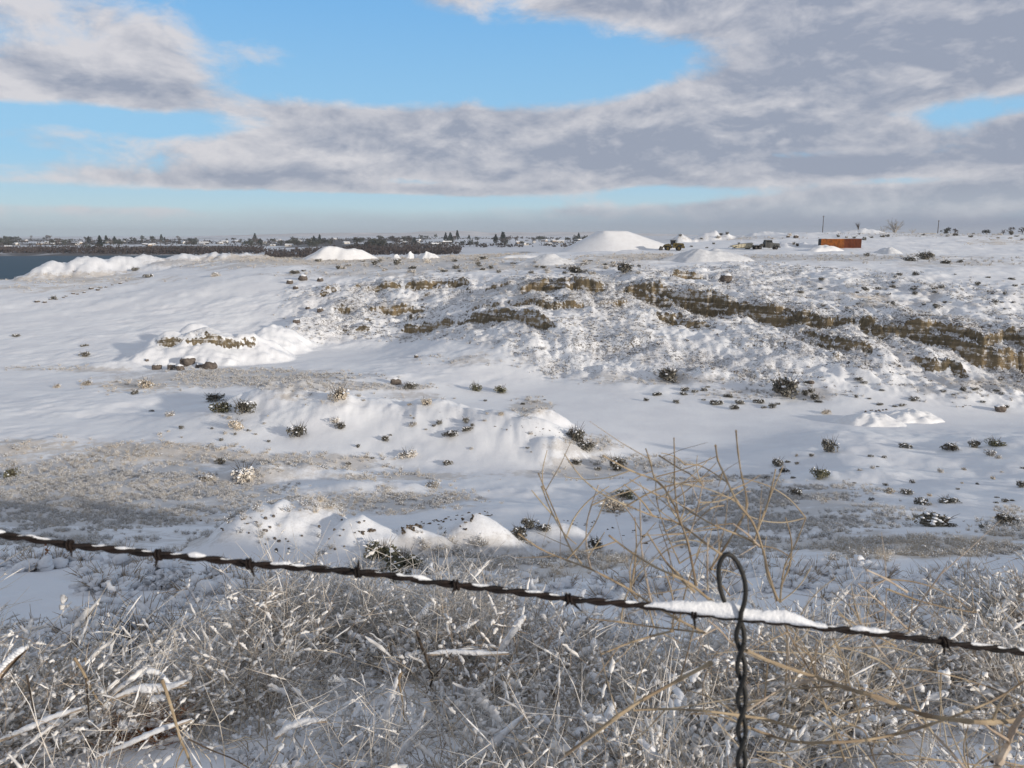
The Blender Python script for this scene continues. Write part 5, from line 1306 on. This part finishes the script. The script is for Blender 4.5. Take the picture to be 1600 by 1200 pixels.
stick('dark_twig', [(42, 1054), (48, 1085), (53, 1110)], 2.4, 4, 'dark twig at the lower left edge', 'dark_twig', 0, 'twig')
stick('dark_twig', [(134, 1060), (138, 1105), (140, 1140)], 2.5, 3, 'thin dark stem right of the short tan stalk', 'dark_twig', 0, 'twig')
stick('snowy_stalk', [(626, 1050), (618, 1075), (608, 1105), (598, 1140), (585, 1180), (575, 1206)], 2.5, 7, 'pale upright stalk plastered with snow, bottom centre left', 'straw', 1, 'stalk', (([(622, 1060), (628, 1090), (632, 1130)], 4),), snowpx=12)
stick('snowy_stalk', [(664, 1110), (655, 1135), (640, 1160), (622, 1185), (600, 1206)], 2.3, 5, 'snow coated stalk curving left below the forked twig', 'brown_stem', 1, 'stalk', snowpx=11)
stick('snowy_branch', [(770, 1050), (782, 1020), (795, 1000), (815, 972), (822, 967)], 3.3, 6, 'leaning branch with thick snow, centre right of the brush', 'brown_stem', 1, 'branch', (([(800, 984), (806, 1010), (808, 1028)], 3), ([(800, 984), (826, 990)], 3)), snowpx=13)
stick('snowy_branch', [(430, 1155), (450, 1140), (480, 1130), (510, 1128)], 2.3, 5, 'low branch capped with snow in the lower centre left', 'brown_stem', 1, 'branch', snowpx=12)
stick('snowy_branch', [(0, 1158), (40, 1142), (80, 1124), (130, 1108)], 2.2, 5, 'snowy branch slanting up from the lower left corner', 'brown_stem', 1, 'branch', snowpx=10)
stick('snowy_branch', [(150, 1186), (200, 1165), (250, 1143), (300, 1126)], 2.15, 5, 'snowy branch slanting up behind the long forked stalk', 'brown_stem', 1, 'branch', snowpx=9)
stick('dark_twig', [(295, 1155), (330, 1172), (365, 1186), (395, 1204)], 2.1, 3, 'thin dark twig running down right from the forked stalk', 'dark_twig', 0, 'twig')
def dock():
    P = smooth_path(pl([(71, 846), (74, 872), (78, 903), (83, 935), (86, 955), (88, 972)], 7.2)); b = P[-1]
    o = empty('dock_stalk', b); tag(o, 'rust brown seed stalk standing in open snow at left', 'stalk')
    MB().tube([p - b for p in P], [.003 + .008 * i / len(P) for i in range(len(P))], 6).build('stem', M['brown_stem'], o)
    s = MB(); sn = MB()
    for i in range(150):
        t = random.random() ** .7; p = P[min(int(t * len(P)), len(P) - 1)]; k = .008 + .012 * t; w = .008 + .045 * t ** 2.4
        s.blob(p - b + Vector((random.gauss(0, 1), random.gauss(0, 1), random.gauss(0, .6))) * w, (k, k, k * 1.3), 0, 1, jit=.4)
    for i in range(26):
        t = random.random(); p = P[min(int(t * len(P)), len(P) - 1)]; sn.blob(p - b + Vector((random.gauss(0, 1) * .04, random.gauss(0, 1) * .03 - .02, random.gauss(0, .02))), .016, 0, 1, jit=.3)
    s.build('seed_head', M['red_seed'], o); sn.build('snow', M['snow'], o, True)
    l = MB()
    for px, py, dx_, dy_ in ((95, 955, 8, -14), (104, 962, 14, -8), (76, 976, -6, -10), (90, 966, 4, -22)):
        a = at(px, py, 7.15) - b; c = at(px + dx_, py + dy_, 7.1) - b; m_ = a.lerp(c, .5); w = Vector((.022, 0, .012)); l.add([a, m_ + w, c, m_ - w], [(0, 1, 2, 3)])
    l.build('leaf', M['brown_stem'], o)
dock()
def leaf():
    P = smooth_path(pl([(-14, 1085), (2, 1060), (22, 1036), (42, 1016)], 2.0), 6); o = empty('curled_leaf', P[0]); tag(o, 'pale curled dry leaf blade at the left edge', 'leaf'); b = P[0]
    mb = MB(); n = len(P); w = [.004 + .022 * math.sin(math.pi * (1 - i / (n - 1) * .93)) ** .8 + .006 for i in range(n)]
    rows = []
    for i, p in enumerate(P):
        for j in range(5):
            u = (j - 2) / 2; rows.append(p - b + Vector((u * w[i] * .75, -abs(u) * w[i] * .5, u * w[i] * .6 + .004 * abs(u))))
    for lay in (0, 1):
        mb.add([r_ + Vector((0, .002 * lay, -.002 * lay)) for r_ in rows], [(i * 5 + j, i * 5 + j + 1, (i + 1) * 5 + j + 1, (i + 1) * 5 + j) for i in range(n - 1) for j in range(4)], 0)
    mb.build('blade', mat('dry_leaf', (0.50, 0.42, 0.33), 0.7, 0.2, (0.36, 0.25, 0.16), 25), o, True)
    sn = MB()
    for i in range(n - 2):
        sn.blob(P[i] - b + Vector((-.004, -.004, w[i] * .55)), (.012, .010, .008), 0, 2, jit=.2)
    sn.build('snow', M['snow'], o, True)
leaf()
def near_shrub(px, py, D, w, h, label, m='grey_twig', n=60, snow=3, sr=.012, name='low_shrub', seed=1, r=.003):
    p = at(px, py, D); z = hz(p.x, p.y); me = tuft(seed, n, h, w, m, r, 0, sr, 5, .35, segs=4); o = empty(name, (p.x, p.y, z)); tag(o, label, 'shrub')
    link(bpy.data.objects.new('twigs', me), o)
    me2 = tuft(seed, n, h, w, m, r * .2, snow, sr, 5, .35, segs=4); link(bpy.data.objects.new('snow', me2), o); return o
near_shrub(265, 945, 6.3, .17, .16, 'left of two snow smothered low plants on the left brink', 'brown_stem', 26, 7, .03, seed=501, r=.004)
near_shrub(318, 945, 6.1, .17, .17, 'right of two snow smothered low plants, showing tan leaves', 'straw', 26, 6, .028, seed=502, r=.005)
near_shrub(1585, 985, 4.4, .38, .38, 'dark twiggy sagebrush at the right edge of the near bank', 'grey_twig', 90, 1, .012, seed=503, r=.004)
near_shrub(1430, 985, 4.6, .34, .30, 'sparse dark shrub left of the right edge sagebrush', 'grey_twig', 34, 1, .010, seed=504)
near_shrub(440, 1010, 4.6, .38, .42, 'spreading pale twiggy shrub on the left middle bank', 'brown_stem', 60, 2, .010, seed=505)
near_shrub(560, 1040, 4.0, .36, .40, 'dense pale twiggy shrub in the middle of the bank', 'frost_twig', 80, 3, .011, seed=506)
near_shrub(655, 1060, 3.7, .34, .40, 'dense frosted shrub around the forked twig', 'frost_twig', 80, 3, .011, seed=507)
near_shrub(200, 1040, 3.6, .30, .26, 'bluish dark twig shrub in the left foreground', 'dark_twig', 46, 5, .014, seed=508)
near_shrub(820, 1060, 3.3, .3, .22, 'dark hollow shrub right of the centre', 'grey_twig', 46, 3, .012, seed=509)
near_shrub(230, 1130, 2.6, .18, .12, 'brown sheltered grass tuft under the arched branch', 'red_seed', 60, 1, .008, seed=510, r=.0025)

# ------------------------------------------------------------------ tall dry weeds in front of and behind the fence
rw = random.Random(33)
M['pale_straw'] = mat('pale_straw_stem', (0.52, 0.44, 0.32), 0.85, 0.1, (0.34, 0.27, 0.19), 14)
def weed(name, stems, label, root=None, fine=70, up=True):
    o = empty(name, at(*root[0][:2], root[0][2])); b = o.location.copy(); tag(o, label, 'weed')
    for q in stems:
        D, th, pts = q[0], q[1], q[2]; m = q[3] if len(q) > 3 else 'straw'
        dd = [D + .05 * math.sin(i * 1.7 + th) for i in range(len(pts))]
        P = smooth_path(pl(pts, dd), 5); r = th * D / F / 2 * .84; n = len(P)
        kn = [1 + (.35 if i % 5 == 0 else 0) for i in range(n)]
        sm_ = MB().tube([p - b for p in P], [r * (.55 + .45 * i / n) * kn[i] * random.uniform(.9, 1.1) for i in range(n)], 6)
        for _ in range(rw.randrange(1, 4)):          # short side shoots leave the stem at its knots
            i = rw.randrange(2, n - 1); t = (P[i - 1] - P[i]).normalized(); L = rw.uniform(.02, .10)
            s_ = t.cross(Vector((0, 1, 0))).normalized() * rw.choice((-1, 1)); d = (t * rw.uniform(.4, 1.0) + s_ * rw.uniform(.35, .9) + Vector((0, rw.uniform(-.3, .3), 0))).normalized()
            sm_.tube([P[i] - b, P[i] - b + d * L * .5 + t * L * .04, P[i] - b + d * L + t * L * .15], [r * .5, r * .38, r * .2], 5)
        sm_.build('stem', M[m], o)
    allp = [(p, q[0]) for q in stems for p in q[2]]
    for _ in range(fine):                            # thin pale shoots tangled between the thick stems
        (x, y), D = rw.choice(allp); D = D * rw.uniform(1.0, 1.25); g = rw.gauss(0, .9) + (math.pi / 2 if up else rw.choice((0.5, math.pi - .3, math.pi / 2)))
        L = rw.uniform(40, 150); c_ = rw.uniform(-.5, .5); pts = []
        for k in range(4): pts.append((x + L * k / 3 * math.cos(g + c_ * k / 3), y - L * k / 3 * math.sin(g + c_ * k / 3) * .9))
        if min(k[1] for k in pts) < (700 if up else 900): continue
        P = smooth_path(pl(pts, D), 4); n = len(P); rr_ = rw.uniform(1.9, 3.6) * D / F / 2
        MB().tube([p - b for p in P], [rr_ * (1 - .5 * i / n) for i in range(n)], 5).build('stem', M['pale_straw' if rw.random() < .6 else 'straw'], o)
    for (x0, y0, D0), (x1, y1, D1) in root[1:]:
        a = at(x0, y0, D0); c = at(x1, y1, D1); c.z = hz(c.x, c.y) - .05
        MB().tube([a - b, a.lerp(c, .5) - b + Vector((.02, .02, 0)), c - b], [.004, .0045, .005], 6).build('main_stem', M['straw'], o)
    return o
weed('dry_weed', [
    (.95, 5, [(942, 712), (985, 735), (1028, 753), (1050, 783), (1063, 815), (1075, 850), (1088, 916)]),
    (.95, 4, [(984, 749), (1022, 771), (1052, 782), (1085, 803), (1117, 821), (1164, 840), (1186, 853)]),
    (.9, 5, [(980, 790), (1020, 806), (1060, 818), (1104, 850), (1132, 870)]),
    (.9, 6, [(1118, 696), (1122, 720), (1132, 742), (1151, 783), (1177, 818), (1193, 863), (1200, 895), (1215, 939)]),
    (.95, 5, [(1150, 673), (1153, 705), (1158, 739), (1167, 787), (1155, 818), (1132, 856), (1110, 890)]),
    (1.0, 4, [(1212, 733), (1205, 765), (1196, 799), (1185, 825), (1178, 850)]),
    (1.0, 4, [(1053, 684), (1054, 720), (1054, 755), (1058, 796), (1062, 815)]),
    (1.0, 4, [(1009, 701), (1016, 722), (1022, 745), (1034, 760)]),
    (1.0, 4, [(1099, 749), (1092, 785), (1083, 820), (1074, 842)], 'brown_stem'),
    (.9, 5, [(1000, 783), (1001, 830), (1003, 863), (1010, 905), (1018, 942), (1024, 960)], 'brown_stem'),
    (1.1, 4, [(841, 739), (856, 775), (873, 815), (884, 842), (895, 863), (908, 880)]),
    (1.1, 4, [(935, 758), (924, 790), (917, 818), (916, 850), (919, 870), (923, 888)], 'brown_stem'),
    (.85, 6, [(952, 837), (985, 862), (1022, 885), (1050, 898), (1079, 913), (1110, 938), (1142, 961)]),
    (.9, 5, [(810, 834), (845, 858), (885, 875), (920, 888), (946, 901), (985, 922), (1015, 942), (1060, 968), (1101, 989)]),
    (.85, 5, [(1012, 834), (1030, 862), (1044, 882), (1069, 910), (1085, 925)]),
    (.9, 4, [(1106, 840), (1105, 880), (1106, 923)], 'brown_stem'),
    (.95, 4, [(1145, 818), (1168, 835), (1186, 853)], 'brown_stem'),
    (1.0, 4, [(1259, 809), (1245, 845), (1227, 882), (1221, 915), (1219, 940)]),
    (.9, 4, [(920, 967), (970, 972), (1022, 980), (1060, 984), (1101, 989)]),
    (.85, 5, [(940, 1022), (985, 1004), (1022, 993), (1050, 986)]),
    (.8, 5, [(1106, 969), (1125, 985), (1144, 1007), (1160, 1022)], 'brown_stem'),
    (.8, 7, [(990, 1110), (1040, 1108), (1100, 1111), (1150, 1117), (1195, 1124), (1242, 1137)]),
    (.75, 8, [(884, 1178), (920, 1152), (965, 1118), (1010, 1090), (1062, 1062), (1110, 1036)]),
    (1.05, 3, [(1030, 820), (1045, 865), (1052, 905)]), (1.05, 3, [(995, 850), (990, 890), (985, 925)]), (1.05, 3, [(1025, 745), (1026, 780), (1040, 830), (1062, 880)]),
    (1.05, 3, [(900, 850), (880, 832), (862, 800), (846, 760)]), (1.0, 3, [(1100, 760), (1080, 742), (1058, 730), (1030, 712)]), (1.0, 3, [(1151, 783), (1140, 760), (1128, 748), (1095, 728), (1070, 726)]),
    (1.0, 3, [(1085, 818), (1110, 795), (1130, 790)]), (.95, 3, [(1088, 870), (1120, 905), (1140, 930)]), (1.0, 3, [(960, 900), (990, 930), (1010, 960)]),
], 'tall straw coloured weed spreading behind the wire loop', [(1120, 985, .9)])
weed('dry_weed', [
    (.75, 11, [(1166, 1016), (1215, 1038), (1274, 1058), (1322, 1075), (1369, 1089), (1408, 1104), (1448, 1118), (1512, 1127), (1550, 1128), (1583, 1126)]),
    (.75, 16, [(1612, 1100), (1598, 1116), (1583, 1140), (1573, 1168), (1562, 1190), (1552, 1212)], 'brown_stem'),
    (.78, 7, [(1610, 1058), (1560, 1090), (1512, 1111), (1448, 1134), (1400, 1147), (1353, 1156), (1300, 1160), (1242, 1159), (1200, 1148), (1163, 1134)]),
    (.8, 5, [(1167, 1111), (1195, 1092), (1227, 1073), (1274, 1061)], 'brown_stem'),
    (.9, 4, [(1341, 912), (1375, 942), (1417, 982)], 'brown_stem'), (.9, 5, [(1353, 890), (1385, 905), (1417, 925)], 'brown_stem'),
    (.9, 4, [(1477, 887), (1452, 922), (1426, 959)], 'brown_stem'),
    (.85, 5, [(1227, 978), (1240, 1005), (1258, 1035), (1275, 1068), (1290, 1105), (1305, 1145), (1320, 1190)]),
    (.85, 5, [(1353, 988), (1370, 1010), (1385, 1029), (1404, 1060), (1420, 1092), (1432, 1121), (1458, 1146), (1480, 1168), (1512, 1206)], 'brown_stem'),
    (.85, 4, [(1303, 997), (1315, 1030), (1325, 1061), (1335, 1092), (1344, 1124)]),
    (.9, 4, [(1310, 960), (1352, 984), (1400, 1010)]), (.9, 3, [(1300, 925), (1330, 950), (1345, 975)]),
    (.9, 4, [(1230, 980), (1232, 1020), (1234, 1065)], 'brown_stem'), (.9, 3, [(1362, 1055), (1400, 1045), (1470, 1052), (1540, 1072), (1600, 1098)]),
    (.85, 4, [(1310, 1120), (1335, 1135), (1352, 1145), (1362, 1175), (1372, 1206)]), (.9, 3, [(1258, 1050), (1300, 1010), (1335, 985)]),
    (.85, 3, [(1505, 1130), (1510, 1165), (1514, 1206)]), (.9, 3, [(1385, 920), (1384, 950), (1382, 980)], 'brown_stem'), (.9, 3, [(1426, 925), (1424, 960), (1420, 985)]),
    (.9, 3, [(1330, 1184), (1400, 1178), (1470, 1188), (1530, 1196)]), (.85, 4, [(1530, 1170), (1570, 1190), (1606, 1198)]), (.85, 3, [(1190, 1150), (1230, 1180), (1262, 1206)]),
], 'dry weed with thick arching stems filling the lower right', [(1575, 1160, .75), ((1552, 1212, .75), (1500, 1400, .8))], 90, False)

# ------------------------------------------------------------------ barbed wire, its snow and the twisted stay
WP = [(-90, 822), (0, 836), (55, 843), (110, 852), (180, 859), (250, 867), (320, 873), (390, 881), (470, 887), (545, 893), (600, 898), (660, 907), (712, 914), (800, 924), (890, 936), (960, 942), (1020, 948), (1080, 957), (1157, 966), (1230, 973), (1290, 981), (1390, 992), (1480, 1004), (1540, 1012), (1600, 1019), (1700, 1032)]
WD = .70
wpath = smooth_path(pl(WP, WD), 14)
def resample(P, step):
    out = [P[0]]; acc = 0
    for a, b in zip(P[:-1], P[1:]):
        L = (b - a).length
        while acc + L >= step:
            t = (step - acc) / L; a = a.lerp(b, t); out.append(a.copy()); L = (b - a).length; acc = 0
        acc += L
    return out
wire_o = empty('barbed_wire', at(800, 924, WD)); tag(wire_o, 'dark twisted barbed wire strand sagging across the whole view', 'wire'); wb = wire_o.location.copy()
pxm = WD / F
Wp = resample(wpath, 5 * pxm)
for ph in (0, math.pi):
    P = []
    for i, p in enumerate(Wp):
        t = (Wp[min(i + 1, len(Wp) - 1)] - Wp[max(i - 1, 0)]).normalized(); a = t.cross(Vector((0, 0, 1))).normalized(); c = a.cross(t); q = 2 * math.pi * i / 17.0 + ph
        P.append(p - wb + (a * math.cos(q) + c * math.sin(q)) * 3.1 * pxm)
    MB().tube(P, 3.6 * pxm, 8, jit=.05).build('strand', M['wire'], wire_o, True)
def wire_at(px):
    best = min(Wp, key=lambda p: abs(project(np.array([p.x]), np.array([p.y]), np.array([p.z]))[0][0] - px)); return best
for px, tips in ((110, [(6, 14)]), (250, [(-2, 16)]), (390, [(10, 16), (-8, -8)]), (557, [(4, -24), (-14, -2)]), (712, [(-6, 8), (18, 2)]), (890, [(18, 15), (-6, 8)]), (1083, [(2, 22)]), (1475, [(-4, 16), (6, 9)])):
    c = wire_at(px); mb = MB(); P = []
    for i in range(26):
        q = i / 25 * 4 * math.pi; P.append(c - wb + Vector(((i / 25 - .5) * 11 * pxm, math.cos(q) * 8 * pxm, math.sin(q) * 8 * pxm)))
    mb.tube(P, 2.2 * pxm, 6)
    for dx_, dy_ in tips:
        e = Vector((dx_ * pxm, -.006, -dy_ * pxm)); mb.tube([c - wb + e.normalized() * 4 * pxm, c - wb + e * .6, c - wb + e * 1.1], [2.4 * pxm, 2.2 * pxm, .9 * pxm], 6)
    mb.build('barb', M['wire'], wire_o, True)
# snow lying along the strand
def strand_snow():
    o = empty('wire_snow', at(800, 924, WD)); tag(o, 'thin crust of snow lying along the barbed wire', 'snow')
    segs_ = [(-80, 100), (118, 240), (256, 380), (398, 545), (566, 700), (722, 880), (900, 1012), (1262, 1466), (1484, 1690)]
    pr = np.array([project(np.array([p.x]), np.array([p.y]), np.array([p.z]))[0][0] for p in Wp])
    for a, b in segs_:
        idx = np.nonzero((pr > a) & (pr < b))[0]; n = len(idx)
        if n < 4: continue
        P, rr = [], []
        for k, i in enumerate(idx):
            f = min(1, 5 * k / n, 5 * (n - 1 - k) / n); nz_ = float(fbm(np.array([pr[i] / 30.0]), np.array([3.0]), 3, 7)[0])
            P.append(Wp[i] - wb + Vector((0, 0, (3.6 + nz_ * 2) * pxm))); rr.append(max(.2, (1.5 + nz_ * 5.0) * (.3 + .7 * f)) * pxm)
        MB().tube(P, rr, 8, jit=.14).build('crust', M['snow'], o, True)
strand_snow()
def drift():
    o = empty('snow_drift', at(1150, 962, WD)); b = o.location.copy(); tag(o, 'thick ridge of snow piled on the wire on both sides of the stay', 'snow')
    hp = [(1008, 2), (1030, 9), (1050, 13), (1075, 18), (1100, 22), (1120, 23), (1140, 26), (1158, 20), (1175, 15), (1195, 16), (1220, 19), (1238, 19), (1252, 12), (1268, 7), (1290, 4)]
    pr = np.array([project(np.array([p.x]), np.array([p.y]), np.array([p.z]))[0][0] for p in Wp])
    xs = np.linspace(1006, 1292, 110); n = 12; mb = MB()
    for i, x in enumerate(xs):
        h = np.interp(x, [q[0] for q in hp], [q[1] for q in hp]) * 1.08 + float(fbm(np.array([x / 11.0]), np.array([1.0]), 3, 8)[0]) * 2.5
        c = Vector((np.interp(x, pr, [w.x for w in Wp]), np.interp(x, pr, [w.y for w in Wp]), np.interp(x, pr, [w.z for w in Wp])))
        for j in range(n):
            q = 2 * math.pi * j / n; w = (7 + h * .10) * (.6 + .4 * min(1, (x - 1004) / 30, (1294 - x) / 30)); up = (math.sin(q) * .5 + .5) * h + 1.0 if math.sin(q) > -.6 else -.5
            nn = float(fbm(np.array([x / 8.0]), np.array([math.cos(q) * 1.2 + 5]), 3, 9)[0]) * 2.2 * max(0, math.sin(q) + .3)
            mb.v.append(tuple(c - b + Vector((0, (math.cos(q) * w * (1 - .35 * max(0, math.sin(q)))) * pxm, (up + nn) * pxm))))
    for i in range(len(xs) - 1):
        for j in range(n): mb.f.append((i * n + j, i * n + (j + 1) % n, (i + 1) * n + (j + 1) % n, (i + 1) * n + j)); mb.m.append(0)
    mb.f.append(tuple(range(n))); mb.f.append(tuple((len(xs) - 1) * n + j for j in reversed(range(n)))); mb.m += [0, 0]
    mb.build('ridge', M['snow'], o, True)
drift()
def stay():
    o = empty('fence_stay', at(1158, 1100, WD)); b = o.location.copy(); tag(o, 'twisted dark wire stay with an open loop at its top hooked on the barbed wire', 'fence stay')
    cx = lambda y: np.interp(y, [960, 1017, 1065, 1113, 1165, 1210, 1500], [1156, 1157, 1159, 1159, 1159, 1158, 1157])
    ys = np.linspace(968, 1420, 220); half = 48.5
    for s in (0, 1):
        P = []
        for y in ys:
            q = math.pi * (y - 968) / half + s * math.pi; amp = 6.6
            p = at(float(cx(y)), float(y), WD - .005); P.append(p - b + Vector((math.sin(q) * amp * pxm, math.cos(q) * 4.2 * pxm, 0)))
        if s == 0:
            loop = [(1132, 940), (1126, 922), (1123, 900), (1124, 882), (1130, 870), (1137, 866), (1146, 871), (1155, 884), (1162, 902), (1165, 922), (1163, 942), (1158, 956)]
            Lp = [p - b for p in smooth_path(pl(loop, WD - .008), 6)]; P = Lp + P[2:]
            MB().tube(P, 4.0 * pxm, 10).build('loop_wire', M['stay'], o, True)
        else: MB().tube(P, 4.0 * pxm, 10).build('twist_wire', M['stay'], o, True)
stay()

# ------------------------------------------------------------------ winter air
hb_ = MB().box((0, 0, 2), (23200, 23200, 150))
hm_ = bpy.data.materials.new('winter_air'); hm_.use_nodes = True; hn = hm_.node_tree; hn.nodes.clear()
ho = hn.nodes.new('ShaderNodeOutputMaterial'); hv = hn.nodes.new('ShaderNodeVolumePrincipled')
hv.inputs['Color'].default_value = (0.93, 0.95, 1.0, 1); hv.inputs['Density'].default_value = 0.00007; hv.inputs['Anisotropy'].default_value = 0.2
hn.links.new(hv.outputs[0], ho.inputs['Volume'])
tag(hb_.build('haze', hm_), 'thin winter haze over the pit and the far shore', kind='stuff')
